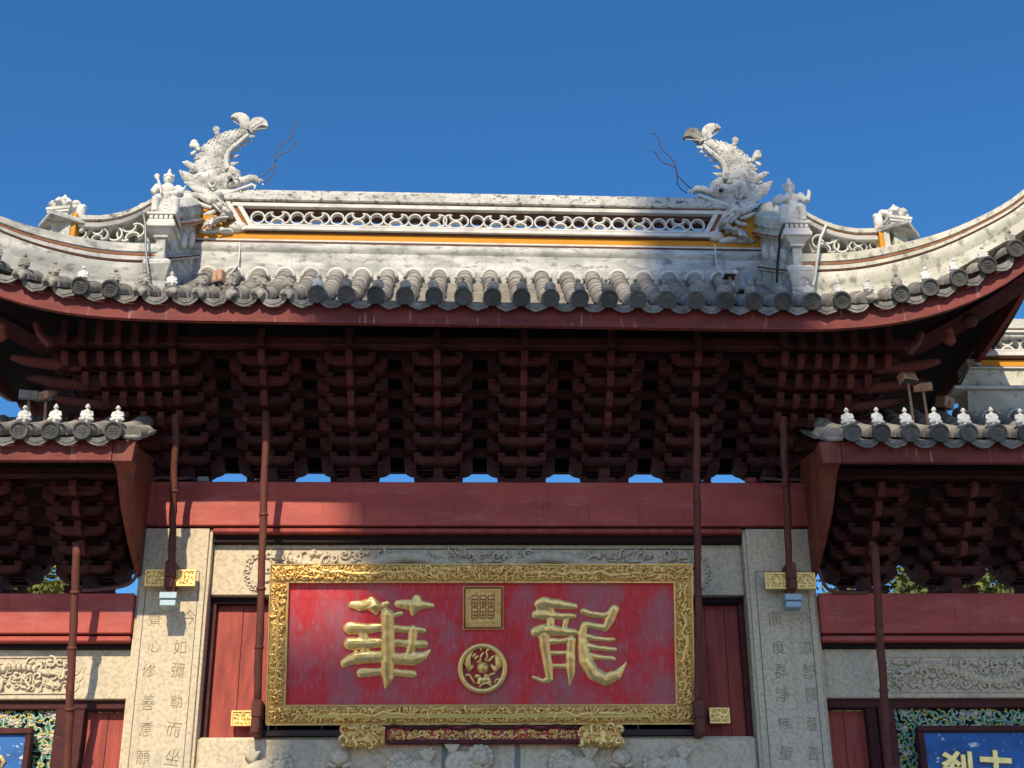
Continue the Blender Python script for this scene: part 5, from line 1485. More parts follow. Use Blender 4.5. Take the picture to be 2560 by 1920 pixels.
# ================================================================== DRAGON FISH ON THE RIDGE
def dragon_fish(s, label, whisk=True):
    """drawn after the left-hand fish and mirrored for the right one"""
    YF = RIDGE_Y - 0.10
    def q(x, y, Y=YF):
        u = 440 + x / 4.741; v = 270 + y / 4.741
        if s > 0: u, v = 2379 - u, v + 27
        return P(u, v, Y)
    PX = 4.741 * 243.0          # crop pixels per metre
    root = thing('dragon_fish', label, 'ridge ornament', q(350, 1150), group='dragon fish on the ridge ends')
    inv = Matrix.Translation(-root.location)
    def part(name, mb, m, vox=None, parent=root, **kw):
        if vox:
            me = sculpt(mb, vox, 2); roughen(me, 0.004, 25, 1)
        else:
            me = mb.mesh(name); fix_normals(me); me.shade_smooth(); me.set_sharp_from_angle(angle=R(50))
        me.transform(inv)
        return link(name, me, m, parent, **kw)
    SP = [(845, 275, 36), (780, 298, 52), (700, 335, 78), (620, 390, 108), (540, 460, 138), (470, 545, 168), (420, 630, 192), (400, 710, 205), (410, 790, 205), (430, 850, 190)]
    # body loft
    mb = MB()
    mb.tube([q(x, y) for x, y, _ in SP], [w / PX for *_, w in SP], 16, (Vector((0, 1, 0)), 0.75))
    body = part('body', mb, M_fish, 0.014)
    # overlapping scales
    sc = MB()
    for i in range(1, 30):
        t = i / 30 * (len(SP) - 1.6)
        j = int(t); f = t - j
        x = SP[j][0] + (SP[j + 1][0] - SP[j][0]) * f; y = SP[j][1] + (SP[j + 1][1] - SP[j][1]) * f; w = SP[j][2] + (SP[j + 1][2] - SP[j][2]) * f
        dx, dy = SP[j + 1][0] - SP[j][0], SP[j + 1][1] - SP[j][1]
        L_ = math.hypot(dx, dy); dx /= L_; dy /= L_
        nn = max(3, int(2 * w / 42))
        for k in range(nn):
            a = -1 + 2 * (k + 0.5 + 0.5 * (i % 2)) / nn
            if abs(a) > 0.97: continue
            th = math.asin(max(-1, min(1, a)))
            c = q(x - dy * w * a, y + dx * w * a)
            r_ = 0.0215
            c.y -= w / PX * 0.75 * math.cos(th) - 0.002
            nrm = Vector((0, -math.cos(th), 0)) + (q(x - dy * w * (a + .01), y + dx * w * (a + .01)) - q(x - dy * w * a, y + dx * w * a)).normalized() * math.sin(th)
            tail = (q(x - dx * 10, y - dy * 10) - q(x, y)).normalized()
            side = nrm.cross(tail).normalized()
            vs = [c + nrm * 0.001 - tail * r_ * 0.7]
            for m_ in range(7):
                g_ = R(-110 + 220 * m_ / 6)
                vs.append(c + tail * r_ * math.cos(g_) + side * r_ * math.sin(g_) + nrm * (0.0055 if abs(g_) < 1.7 else 0.002))
            vs.append(c + nrm * 0.0075)
            vs += [v_ - nrm * 0.02 for v_ in vs[1:8]]
            fs = [(8, m_, m_ + 1) for m_ in range(1, 7)] + [(8, 7, 0), (8, 0, 1)] + [(m_, 8 + m_, 9 + m_, m_ + 1) for m_ in range(1, 7)]
            sc.add(vs, fs)
    part('scales', sc, M_fish, parent=body, kind='stuff')
    # tail fan
    for lobe in ([(860, 270), (882, 180), (868, 130), (835, 98), (795, 78), (750, 74), (700, 82), (665, 108), (655, 135), (690, 128), (725, 142), (752, 175), (765, 220), (768, 255)],
                 [(850, 265), (885, 185), (905, 150), (945, 132), (1000, 128), (1050, 145), (1082, 180), (1096, 238), (1065, 228), (1020, 222), (970, 245), (930, 280), (900, 312)]):
        mb = MB(); n = len(lobe)
        mb.prism([(p.x, p.z) for p in (q(x, y) for x, y in lobe)], lambda a, b, d: Vector((a, d, b)), YF - 0.035, YF + 0.035)
        part('tail_fin', mb, M_tailgrey if (s > 0 and lobe[0][0] == 850) else M_fish)
        rb = MB()
        bx_, by_ = lobe[0]
        for k in (4, 6, 8) if bx_ == 860 else (3, 5, 7):
            tx, ty = lobe[k]
            rb.tube([q(bx_ + (tx - bx_) * t * 0.9 - 10 * math.sin(PI * t), by_ + (ty - by_) * t * 0.9, YF - 0.036) for t in (0.1, 0.4, 0.7, 1.0)], [0.006, 0.007, 0.006, 0.003], 5)
        part('fin_ray', rb, M_fish)
    # round blobs along the back
    for name, lst in (('back_fin', [(478, 255, 46), (486, 300, 34)]), ('back_fin', [(215, 410, 46), (190, 445, 38), (240, 450, 44), (265, 490, 30)]), ('back_fin', [(195, 540, 30), (225, 520, 24)]), ('back_fin', [(185, 745, 30), (215, 760, 24)])):
        mb = MB()
        for x, y, w in lst: mb.ball(q(x, y), (w / PX, w / PX * 0.7, w / PX), 12, 8)
        part(name, mb, M_fish, 0.009)
    # belly spikes
    for x, y, ln in ((880, 335, 42), (832, 388, 50), (775, 435, 48), (712, 488, 46), (655, 570, 64), (620, 660, 88)):
        mb = MB().tube([q(x - 14, y + 8), q(x + ln * 0.8, y), q(x + ln * 1.45, y - 4 + (0.14 * ln if ln < 60 else -0.2 * ln))], [22 / PX * (1 + ln / 150), 15 / PX * (1 + ln / 150), 1 / PX], 7, (Vector((0, 1, 0)), 0.6))
        part('belly_spike', mb, M_fish)
    # belly strip
    mb = MB().tube([q(x, y, YF - 0.05) for x, y in ((860, 310), (790, 375), (715, 435), (640, 505), (600, 580), (590, 660), (615, 730))], [0.018, 0.024, 0.027, 0.03, 0.032, 0.034, 0.036], 7)
    part('belly_strip', mb, M_fish)
    # head
    mb = MB()
    for x, y, w in ((430, 880, 160), (330, 900, 130), (520, 900, 110), (250, 890, 100), (600, 870, 90), (700, 800, 78), (660, 760, 66), (720, 850, 60), (350, 980, 100), (420, 1040, 80)):
        mb.ball(q(x, y), (w / PX, 0.13 * min(1.2, w / 110), w / PX), 14, 10)
    mb.tube([q(*p, YF - 0.03) for p in ((470, 960), (580, 930), (700, 895), (800, 865), (880, 835), (940, 840), (985, 870))], [0.05, 0.052, 0.046, 0.044, 0.044, 0.042, 0.025], 10)
    head = part('head', mb, M_fish, 0.011)
    mb = MB().tube([q(*p, YF - 0.10) for p in ((455, 1030), (500, 1045), (640, 1005), (780, 955), (900, 910), (940, 925), (930, 960))], [0.018, 0.022, 0.020, 0.018, 0.017, 0.015, 0.01], 8)
    part('lip', mb, M_white2, parent=head)
    for x, y, ln in ((720, 975, 40), (762, 965, 40), (985, 860, 28)):
        part('tooth', MB().tube([q(x, y, YF - 0.10), q(x + 6, y + ln, YF - 0.10)], [0.014, 0.003], 6), M_white2, parent=head)
    mb = MB().tube([q(690 + 46 * math.cos(a), 815 + 40 * math.sin(a), YF - 0.115) for a in [R(200 + 25 * k) for k in range(9)]], 0.012, 6)
    part('eyebrow', mb, M_fish, parent=head)
    part('eye', MB().ball(q(650, 850, YF - 0.12), 0.022, 10, 8), M_iron, parent=head)
    part('eye_lid', MB().tube([q(640 + 45 * math.cos(a), 850 + 45 * math.sin(a), YF - 0.12) for a in [R(150 + 30 * k) for k in range(8)]], 0.012, 6), M_fish, parent=head)
    part('ear', MB().tube([q(385 + 85 * (k / 8), 890 + 48 * math.sin(PI * k / 8), YF - 0.13) for k in range(9)] + [q(440, 880, YF - 0.13)], 0.014, 6), M_fish, parent=head)
    # mane flames and cheek plates
    FL = [([(300, 760), (200, 700), (120, 650), (75, 640)], 46), ([(560, 850), (430, 830), (320, 805), (235, 795)], 40), ([(330, 950), (200, 870), (110, 800), (40, 740)], 74), ([(380, 1000), (260, 950), (170, 900), (95, 880)], 50),
          ([(420, 1060), (330, 1020), (240, 960), (160, 930)], 52), ([(470, 1120), (380, 1090), (290, 1040), (190, 1000)], 46), ([(420, 1180), (350, 1165), (290, 1135), (225, 1105)], 30), ([(500, 1190), (430, 1240), (370, 1250), (320, 1262)], 32)]
    for pts, w in FL:
        k = len(pts)
        mb = MB().tube([q(x, y, YF - 0.09 - 0.02 * i) for i, (x, y) in enumerate(pts)], [w / PX * 0.8, w / PX, w / PX * 0.8, w / PX * 0.12], 8, (Vector((0, 1, 0)), 0.55))
        part('mane_lock', mb, M_fish, parent=head)
    # jaw, leg and claw
    mb = MB()
    for x, y, w in ((480, 1110, 74), (545, 1180, 66), (600, 1235, 56), (640, 1265, 42), (560, 1310, 40), (480, 1330, 34), (420, 1350, 30), (520, 1060, 55)):
        mb.ball(q(x, y, YF - 0.13), (w / PX, 0.09, w / PX), 12, 8)
    leg = part('leg', mb, M_fish, 0.011)
    for pts in ([(480, 1070), (560, 1130), (620, 1180), (690, 1250)], [(440, 1140), (500, 1200), (540, 1240)], [(620, 1290), (520, 1300), (430, 1330)]):
        part('leg_feather', MB().tube([q(x, y, YF - 0.21) for x, y in pts], [0.012] * (len(pts) - 1) + [0.004], 6), M_fish, parent=leg)
    for k, (x, y) in enumerate(((355, 1400), (400, 1440), (330, 1370), (300, 1450))):
        part('claw', MB().tube([q(430, 1340, YF - 0.17), q((430 + x) / 2 - 10, (1340 + y) / 2 - 12, YF - 0.19), q(x, y, YF - 0.14)], [0.028, 0.022, 0.008], 7), M_fish, parent=leg)
    # whiskers of black wire
    for pts in ([(975, 835), (1050, 785), (1130, 722), (1170, 680), (1185, 600), (1190, 520), (1232, 450), (1330, 380), (1383, 310), (1392, 240), (1420, 195), (1460, 175)],
                [(1040, 885), (1110, 842), (1163, 770), (1175, 700), (1182, 600), (1230, 545), (1330, 520), (1380, 462), (1412, 410), (1460, 385)]):
        if s > 0: pts = [(x + 12 * math.sin(y / 60), y + 8 * math.cos(x / 50)) for x, y in pts]
        part('whisker', MB().tube([q(x, y, YF - 0.04) for x, y in pts], 0.006, 6), M_iron)
    for x, y in ((1022, 862), (1030, 908), (1000, 850)):
        part('nostril_curl', MB().ball(q(x, y, YF - 0.05), 0.013, 8, 6), M_white2, parent=head)
    return root
dragon_fish(-1, 'white dragon fish biting the left end of the ridge, tail curled up to the right')
dragon_fish(1, 'white dragon fish biting the right end of the ridge, tail with one dark grey lobe')

# ================================================================== FIGURES ON PEDESTALS AND LOTUS ORNAMENTS
def seated_figure(kind):
    """about 0.46 m high, feet at z = 0, facing -y"""
    mb = MB()
    T = lambda pts, r_, fl=None: mb.tube([Vector(p) for p in pts], r_, 9, fl)
    mb.ball((0, 0.02, 0.135), (0.082, 0.075, 0.06))                  # hips
    mb.ball((0, 0.0, 0.20), (0.072, 0.058, 0.075)); mb.ball((0, -0.008, 0.26), (0.088, 0.055, 0.052))   # belly, chest
    mb.ball((0, -0.004, 0.292), (0.06, 0.045, 0.03))
    T([(0, 0, 0.29), (0, -0.005, 0.33)], 0.026)
    mb.ball((0, -0.012, 0.352), (0.038, 0.042, 0.046))               # head
    mb.ball((0, -0.05, 0.345), (0.009, 0.012, 0.012))                # nose
    mb.ball((-0.038, -0.006, 0.35), (0.01, 0.014, 0.02)); mb.ball((0.038, -0.006, 0.35), (0.01, 0.014, 0.02))
    mb.lathe([(0.046, 0.372), (0.049, 0.382), (0.042, 0.392), (0.030, 0.408), (0.018, 0.418), (0.012, 0.424), (0.020, 0.434), (0.012, 0.448), (0.003, 0.462)], 12, lambda a, b, h: Vector((a, b - 0.01, h)))
    # robe skirt, knees apart, shins, boots
    for k in (-1, 1):
        T([(k * 0.045, -0.01, 0.14), (k * 0.085, -0.085, 0.150)], [0.05, 0.042])
        T([(k * 0.088, -0.088, 0.150), (k * 0.092, -0.080, 0.08), (k * 0.090, -0.075, 0.02)], [0.042, 0.034, 0.034])
        mb.ball((k * 0.092, -0.105, 0.014), (0.027, 0.048, 0.018))
        mb.ball((k * 0.095, 0.0, 0.285), (0.038, 0.036, 0.034))      # shoulders
    mb.prism([(-0.07, 0.15), (0.07, 0.15), (0.062, 0.05), (0.03, 0.015), (0, 0.008), (-0.03, 0.015), (-0.062, 0.05)], lambda a, b, d: Vector((a, d, b)), -0.075, -0.02)
    for k in range(3):
        mb.tube([(-0.05 + 0.1 * i / 6, -0.08, 0.125 - 0.03 * k - 0.03 * math.sin(PI * i / 6)) for i in range(7)], 0.006, 5)
    if kind == 0:
        T([(-0.098, 0, 0.285), (-0.128, -0.02, 0.235), (-0.115, -0.05, 0.215), (-0.07, -0.07, 0.262)], [0.034, 0.03, 0.028, 0.018])
        T([(0.098, 0, 0.285), (0.125, -0.03, 0.225), (0.085, -0.08, 0.205), (0.04, -0.09, 0.195)], [0.034, 0.031, 0.027, 0.017])
        mb.ball((0.035, -0.09, 0.195), 0.017); mb.ball((-0.068, -0.072, 0.268), 0.017)
        T([(-0.045, -0.085, 0.19), (-0.075, -0.08, 0.28), (-0.105, -0.04, 0.355)], [0.012, 0.012, 0.012])
        mb.ball((-0.108, -0.035, 0.365), (0.027, 0.022, 0.028))
        T([(0.10, 0.0, 0.29), (0.15, -0.02, 0.275), (0.165, -0.03, 0.31)], [0.02, 0.016, 0.006])
        for k in (-1, 1): mb.ball((k * 0.043, -0.005, 0.385), (0.010, 0.02, 0.028))
    else:
        T([(-0.098, 0, 0.285), (-0.15, -0.02, 0.245), (-0.135, -0.055, 0.222), (-0.05, -0.085, 0.232)], [0.034, 0.034, 0.030, 0.018])
        T([(0.098, 0, 0.285), (0.14, -0.03, 0.225), (0.155, -0.06, 0.222), (0.17, -0.06, 0.265)], [0.034, 0.030, 0.026, 0.018])
        mb.ball((0.172, -0.06, 0.28), (0.02, 0.016, 0.034), 10, 8)
        mb.ball((-0.035, -0.09, 0.235), 0.02)
        T([(-0.13, -0.02, 0.235), (-0.17, -0.01, 0.225), (-0.15, -0.01, 0.185)], [0.022, 0.014, 0.006])
        T([(0, -0.05, 0.325), (0, -0.068, 0.295), (0, -0.075, 0.262)], [0.018, 0.016, 0.006])   # beard
        T([(-0.04, -0.01, 0.37), (-0.075, -0.01, 0.40)], [0.012, 0.008]); T([(0.04, -0.01, 0.37), (0.045, -0.01, 0.385)], [0.014, 0.012])
    me = sculpt(mb, 0.0058, 1)
    return me
def guardian(s, u_c, v_seat, v_foot, label, kind):
    Y = -1.02
    p = P(u_c, v_seat, Y)
    top = p.z - 0.065; foot = P(u_c, v_foot, Y).z - 0.05
    root = thing('guardian_statue', label, 'statue', (p.x, Y, foot), group='seated statues on the roof pedestals')
    h = top - foot
    link('figure', seated_figure(kind), M_white2, root, loc=(0, 0.02, h + 0.012), rot=(0, 0, R(8 * -s))).scale = (1.0, 1.0, 1.2)
    m = M_white2
    def bx(name, w, d, z0, z1, mm=m, bev=0.006):
        return obj(name, MB().box(-w, w, -d, d, z0, z1), mm, root, bevel=bev)
    bx('seat_slab', 0.135, 0.13, h - 0.018, h + 0.014)
    bx('seat_recess', 0.118, 0.11, h - 0.075, h - 0.0185, M_brown)
    mb = MB()
    for k in range(5): mb.box(-0.108 + 0.045 * k, -0.073 + 0.045 * k, -0.124, -0.09, h - 0.062, h - 0.022)
    mb.box(-0.122, 0.122, -0.123, 0.11, h - 0.098, h - 0.0625)
    obj('petal_frieze', mb, m, root, bevel=0.005)
    # corbelled underside
    def taper(name, w0, w1, z0, z1, mm=m):
        vs = [(-w0, -w0, z0), (w0, -w0, z0), (w0, w0, z0), (-w0, w0, z0), (-w1, -w1, z1), (w1, -w1, z1), (w1, w1, z1), (-w1, w1, z1)]
        return obj(name, MB().add(vs, [(0, 3, 2, 1), (4, 5, 6, 7), (0, 1, 5, 4), (1, 2, 6, 5), (2, 3, 7, 6), (3, 0, 4, 7)]), mm, root, bevel=0.005)
    bx('cap_slab', 0.136, 0.135, h - 0.145, h - 0.099)
    taper('corbel', 0.06, 0.112, h - 0.20, h - 0.146)
    bx('neck_band', 0.066, 0.066, h - 0.225, h - 0.201)
    taper('shaft', 0.050, 0.042, 0.24, h - 0.226, M_white)
    taper('lotus_base', 0.122, 0.06, 0.165, 0.239)
    mb = MB()
    for k in (-1, 0, 1): mb.ball((k * 0.075, -0.098, 0.185), (0.055, 0.03, 0.03), 10, 6)
    obj('lotus_petals', mb, m, root, smooth=True)
    bx('base_rim', 0.128, 0.128, 0.145, 0.1645)
    taper('bowl', 0.085, 0.126, 0.0, 0.144, M_white)
    bx('foot_block', 0.095, 0.095, -0.20, -0.001, M_white)
    return root
guardian(-1, 412, 534, 700, 'white seated guardian with crown and flower on the left roof pedestal', 0)
guardian(1, 1983, 556, 715, 'white bearded seated figure raising one hand on the right roof pedestal', 1)

def lotus(s, u, v_top, v_bot, label):
    Y = -1.16
    p = P(u, v_bot, Y); t = P(u, v_top, Y)
    h = t.z - p.z
    root = thing('lotus_ornament', label, 'roof ornament', (p.x, Y, p.z), group='small ornaments at the hip ridge bends')
    root.scale = (1.3, 1.3, 1.25)
    Rz = Matrix.Rotation(R(35 * -s), 4, 'Z')
    def add(name, mb, m, **k):
        o = obj(name, mb, m, root, **k); o.matrix_local = Rz; return o
    add('stem', MB().lathe([(0.08, -0.10), (0.075, 0.02), (0.065, 0.06), (0.085, 0.085)], 4, lambda a, b, z: Vector((a, b, z))), M_hip)
    add('slab', MB().box(-0.125, 0.125, -0.125, 0.125, 0.086, 0.128), M_white, bevel=0.006)
    add('stepped_block', MB().lathe([(0.10, 0.13), (0.10, 0.16), (0.115, 0.162), (0.115, 0.182), (0.125, 0.184), (0.125, 0.205), (0.0, 0.206)], 4, lambda a, b, z: Vector((a, b, z))), M_white2)
    mb = MB()
    mb.ball((0, 0, 0.235), (0.07, 0.07, 0.035))
    for k in range(7):
        a = k * 2 * PI / 7
        mb.tube([(0.045 * math.cos(a), 0.045 * math.sin(a), 0.22), (0.09 * math.cos(a), 0.09 * math.sin(a), 0.25), (0.075 * math.cos(a), 0.075 * math.sin(a), 0.285)], [0.028, 0.024, 0.006], 7)
        mb.tube([(0.03 * math.cos(a + .4), 0.03 * math.sin(a + .4), 0.25), (0.05 * math.cos(a + .4), 0.05 * math.sin(a + .4), 0.285), (0.03 * math.cos(a + .4), 0.03 * math.sin(a + .4), 0.315)], [0.024, 0.02, 0.005], 7)
    mb.tube([(0, 0, 0.26), (0, 0, 0.31), (0, 0, 0.355)], [0.035, 0.028, 0.004], 8)
    me = sculpt(mb, 0.007, 1)
    o = link('lotus_bud', me, M_white2, root); o.location = (0, -0.01, 0)
    # small beast clinging to the side towards the statue
    mb = MB()
    x = -s * 0.12
    mb.ball((x, 0.0, 0.20), (0.035, 0.04, 0.07)); mb.ball((x * 0.7, 0, 0.275), (0.035, 0.04, 0.03)); mb.tube([(x, 0, 0.16), (x * 1.25, 0.0, 0.10), (x * 1.15, 0, 0.04)], [0.03, 0.024, 0.018], 8)
    mb.ball((x * 1.15, 0, 0.25), (0.022, 0.03, 0.022))
    o = link('crouching_beast', sculpt(mb, 0.007, 1), M_white2, root)
    return root
lotus(-1, 150, 486, 592, 'small white lotus bud on a slab left of the left seated guardian')
lotus(1, 2246, 508, 615, 'small white stepped block with foliage right of the bearded statue')

# ================================================================== LITTLE SEATED BUDDHAS ALONG THE EAVES
def buddha(v):
    mb = MB()
    mb.ball((0, 0.004, 0.010), (0.050, 0.040, 0.016))
    for k in (-1, 1):
        mb.tube([(k * 0.012, 0.0, 0.036), (k * 0.046, -0.020, 0.034), (k * 0.010, -0.040, 0.030)], [0.022, 0.019, 0.014], 8)
        mb.tube([(k * 0.034, 0.004, 0.106), (k * 0.045, -0.004, 0.070), (k * 0.016, -0.036, 0.050)], [0.015, 0.014, 0.011], 8)
    mb.tube([(0, 0.004, 0.03), (0, 0.003, 0.07), (0, 0.002, 0.108), (0, 0.002, 0.118)], [0.050, 0.043, 0.040, 0.022], 12, (Vector((0, 1, 0)), 0.78))
    mb.tube([(0, 0, 0.112), (0, -0.002, 0.134)], 0.0105, 8)
    mb.ball((0, -0.003, 0.146), (0.0185, 0.020, 0.022)); mb.ball((0, -0.021, 0.143), (0.004, 0.005, 0.005))
    for k in (-1, 1): mb.ball((k * 0.0185, -0.001, 0.142), (0.004, 0.006, 0.010))
    if v == 0: mb.ball((0, 0, 0.168), (0.009, 0.009, 0.010))
    elif v == 1: mb.tube([(0, 0, 0.160), (0, 0, 0.167), (0, 0, 0.174)], [0.011, 0.007, 0.003], 8)
    else: mb.ball((0, 0.002, 0.164), (0.012, 0.012, 0.008))
    return sculpt(mb, 0.0042, 1)
ME_bud = [buddha(k) for k in range(3)]
ORD = ['first', 'second', 'third', 'fourth', 'fifth', 'sixth', 'seventh', 'eighth', 'ninth', 'tenth', 'eleventh', 'twelfth', 'thirteenth', 'fourteenth', 'fifteenth', 'sixteenth', 'seventeenth', 'eighteenth', 'nineteenth', 'twentieth', 'twenty-first', 'twenty-second', 'twenty-third', 'twenty-fourth', 'twenty-fifth', 'twenty-sixth', 'twenty-seventh', 'twenty-eighth', 'twenty-ninth', 'thirtieth', 'thirty-first', 'thirty-second', 'thirty-third', 'thirty-fourth', 'thirty-fifth', 'thirty-sixth', 'thirty-seventh', 'thirty-eighth', 'thirty-ninth', 'fortieth']
SC_B = [None]
def mk_bud(p, i, mtl, label, group, sc=1.0, dirt=False):
    me = ME_bud[i % 3]
    o = bpy.data.objects.new('buddha_statue', me)
    COL.objects.link(o)
    if len(me.materials) == 0: me.materials.append(M_figw)
    o.material_slots[0].link = 'OBJECT'; o.material_slots[0].material = mtl
    o.location = p; o.rotation_euler = (R(4), random.uniform(-.05, .05), R(random.uniform(-14, 14)))
    o.scale = (sc, sc, sc * random.uniform(0.95, 1.05))
    tag(o, label, 'statue', group)
cnt = 0
for (x, ye, ze, u, v) in eave_seats:
    if not (-40 < u < 2600): continue
    if abs(u - 1335) < 28: continue
    worn = random.random() < (0.85 if 560 < u < 1800 else 0.6)
    inf = -20 < u < 2570
    kind_ = 'small grey weathered' if worn else 'small whitewashed'
    place = 'main eave'
    mk_bud((x + random.uniform(-.012, .012), ye + 0.055, ze + 0.012), cnt, M_figg if worn else M_figw, '%s seated buddha, %s along the main roof eave counted from the left edge' % (kind_, ORD[cnt]), 'seated buddhas along the main eave', 0.85)
    cnt += 1
for nm, seats in (('left', seats_L), ('right', seats_R)):
    vis = []
    for (x, ye, ze) in seats:
        u, v = PZ((x, ye, ze))
        if -30 < u < 2590: vis.append((u, x, ye, ze))
    vis.sort()
    if nm == 'left': vis = vis[::-1]
    for k, (u, x, ye, ze) in enumerate(vis):
        mk_bud((x, ye + 0.05, ze + 0.012), k + 1, M_figw, 'small white seated buddha, %s from the inner end of the lower %s roof eave' % (ORD[k], nm), 'seated buddhas along the %s side eave' % nm, 1.0)

# ================================================================== LAMPS, CABLES, STRAPS
def lamp_box(name, label, p, w, d, h, m, rotz=0.0, tilt=0.0, post=None, group=None):
    root = thing(name, label, 'floodlight', p, group)
    M_ = Matrix.Rotation(R(rotz), 4, 'Z') @ Matrix.Rotation(R(tilt), 4, 'X')
    def add(nm, mb, mm, bev=0.006):
        o = obj(nm, mb, mm, root, bevel=bev); o.matrix_local = M_; return o
    add('housing', MB().box(-w, w, -d, d, -h, h), m)
    add('rim', MB().box(-w * 1.06, w * 1.06, -d * 1.04, d * 1.04, -h * 1.25, -h * 1.003), m)
    add('lens', MB().box(-w * 0.9, w * 0.9, -d * 0.88, d * 0.88, -h * 1.30, -h * 1.2505), M_glass, 0)
    add('yoke', MB().box(-w * 0.15, w * 0.15, -d * 1.25, -d * 1.05, -h * 0.6, h * 0.4), m, 0.003)
    if post:
        obj('post', MB().tube([(0, 0, -h), (0.01, 0.02, -post * 0.5), (0.0, 0.0, -post)], 0.014, 7), M_rustbox, root, smooth=True)
    return root
# lamps under the gilt plates
for u, v, s, lb in ((423, 1502, -1, 'pale blue floodlight under the gilt plate on the sunlit column'), (1981, 1506, 1, 'pale blue floodlight under the gilt plate on the shaded column')):
    p = P(u, v, -0.20)
    root = thing('floodlight', lb, 'floodlight', p, 'column floodlights')
    obj('housing', MB().box(-0.078, 0.078, -0.075, 0.075, -0.0, 0.062), M_steel, root, bevel=0.006)
    obj('lamp_lid', MB().box(-0.072, 0.072, -0.062, 0.07, -0.062, -0.004), M_steel, root, bevel=0.006)
    obj('bracket_arm', MB().box(-0.018, 0.018, 0.04, 0.205, 0.063, 0.085), M_iron, root)
    obj('bracket_arm', MB().box(-0.028, 0.028, 0.03, 0.06, 0.086, 0.19), M_pole, root)
p = P(74, 986, -0.55); lamp_box('floodlight', 'grey boxy floodlight above the lower left roof', p, 0.085, 0.07, 0.04, M_grey, 12, 24, 0.42, 'roof floodlights')
p = P(116, 988, -0.55); lamp_box('floodlight', 'tan boxy floodlight beside the grey one above the lower left roof', p, 0.075, 0.065, 0.035, M_rustbox, -28, 22, 0.42, 'roof floodlights')
p = P(2268, 945, -0.75); lamp_box('floodlight', 'pinkish floodlight with twin mount on a thin post above the lower right roof', p, 0.075, 0.05, 0.045, M_rustbox, 18, -20, 0.50, 'roof floodlights')
p = P(2306, 966, -0.70); lamp_box('floodlight', 'tilted brown floodlight on the right hand post above the lower right roof', p, 0.085, 0.045, 0.035, M_rustbox, -15, 28, 0.45, 'roof floodlights')
p = P(2362, 1006, -0.1); lamp_box('floodlight', 'rusty boxy floodlight under the main roof corner at the right ridge end', p, 0.07, 0.06, 0.05, M_rustbox, 35, 15, 0.2, 'roof floodlights')
p = P(548, 692, -1.05); lamp_box('floodlight', 'rusty box lamp standing on the tiles right of the left pedestal', p, 0.05, 0.045, 0.055, M_rustbox, -20, 0, 0.18, 'main roof lamps')
p = P(1860, 706, -1.10); lamp_box('floodlight', 'grey and white box lamp on the tiles left of the right pedestal', p, 0.065, 0.06, 0.085, M_grey, 15, 0, 0.2, 'main roof lamps')
p = P(1824, 686, -0.95); lamp_box('floodlight', 'flat white topped lamp behind the grey box lamp on the tiles', p, 0.06, 0.06, 0.02, M_white2, 5, 0, 0.25, 'main roof lamps')

def cable(label, pts, r_, m=M_cable, name='cable', cat='cable'):
    # smooth through the points
    V = [Vector(p) for p in pts]; out = []
    n = len(V)
    for i in range(n - 1):
        p0, p1, p2, p3 = V[max(i - 1, 0)], V[i], V[i + 1], V[min(i + 2, n - 1)]
        for k in range(6):
            t = k / 6
            out.append(0.5 * ((2 * p1) + (p2 - p0) * t + (2 * p0 - 5 * p1 + 4 * p2 - p3) * t * t + (3 * p1 - p0 - 3 * p2 + p3) * t ** 3))
    out.append(V[-1])
    o = obj(name, MB().tube(out, r_, 7), m, smooth=True)
    return tag(o, label, cat)
cable('grey conduit curving over the left end of the main red beam', [P(480, 1195, .02), P(440, 1196, -.04), P(395, 1194, -.05), P(370, 1206, -.05), P(360, 1240, -.05), P(356, 1300, -.05), P(350, 1380, -.05), P(344, 1430, -.05), P(318, 1462, -.05), P(250, 1474, -.05), P(206, 1476, -.04)], 0.016, M_cable)
cable('brown conduit bending down the right end of the main red beam', [P(1900, 1196, .02), P(1960, 1199, -.04), P(2000, 1199, -.05), P(2020, 1212, -.05), P(2029, 1250, -.05), P(2034, 1330, -.05), P(2040, 1390, -.05), P(2052, 1440, -.05), P(2072, 1474, -.05), P(2110, 1481, -.05), P(2170, 1481, -.04)], 0.016, M_cable)
cable('white lightning strip running down the ridge base above the left tiles', [P(599, 606, -.02), P(598, 640, -.05), P(593, 662, -.12), P(576, 684, -.30), P(560, 700, -.6)], 0.008, M_white2)
cable('white lightning strip on the shaded ridge base above the right tiles', [P(1787, 612, -.02), P(1790, 640, -.05), P(1794, 668, -.13), P(1812, 690, -.4), P(1850, 725, -1.0)], 0.008, M_white2)
cable('pale strap looped over the right hand lattice cap', [P(2078, 560, -.80), P(2066, 563, -1.10), P(2058, 580, -1.20), P(2050, 600, -1.22), P(2044, 640, -1.22), P(2038, 690, -1.2), P(2032, 715, -1.2)], 0.013, M_white2, 'strap', 'strap')
cable('grey strap looped over the left hand lattice cap', [P(345, 520, -.80), P(356, 530, -1.10), P(362, 555, -1.18), P(364, 590, -1.2), P(366, 640, -1.2), P(372, 690, -1.2)], 0.011, M_grey, 'strap', 'strap')
cable('black cable hanging beside the right roof pedestal', [P(1950, 590, -1.0), P(1948, 620, -1.1), P(1944, 660, -1.15), P(1942, 705, -1.2)], 0.013, M_iron)
p = P(510, 1196, -.02); 
for u, v, lb, m_ in ((507, 1196, 'small grey junction box on top of the main beam near its left end', M_grey), (1878, 1199, 'small red junction box on top of the main beam near its right end', M_plank)):
    p = P(u, v, -.02)
    jb = thing('junction_box', lb, 'junction box', (p.x, .0, BT))
    obj('housing', MB().box(-0.05, 0.05, -0.03, 0.04, 0.002, 0.052), m_, jb, bevel=0.005)
    obj('cover', MB().box(-0.042, 0.042, -0.034, -0.0305, 0.008, 0.046), m_, jb)

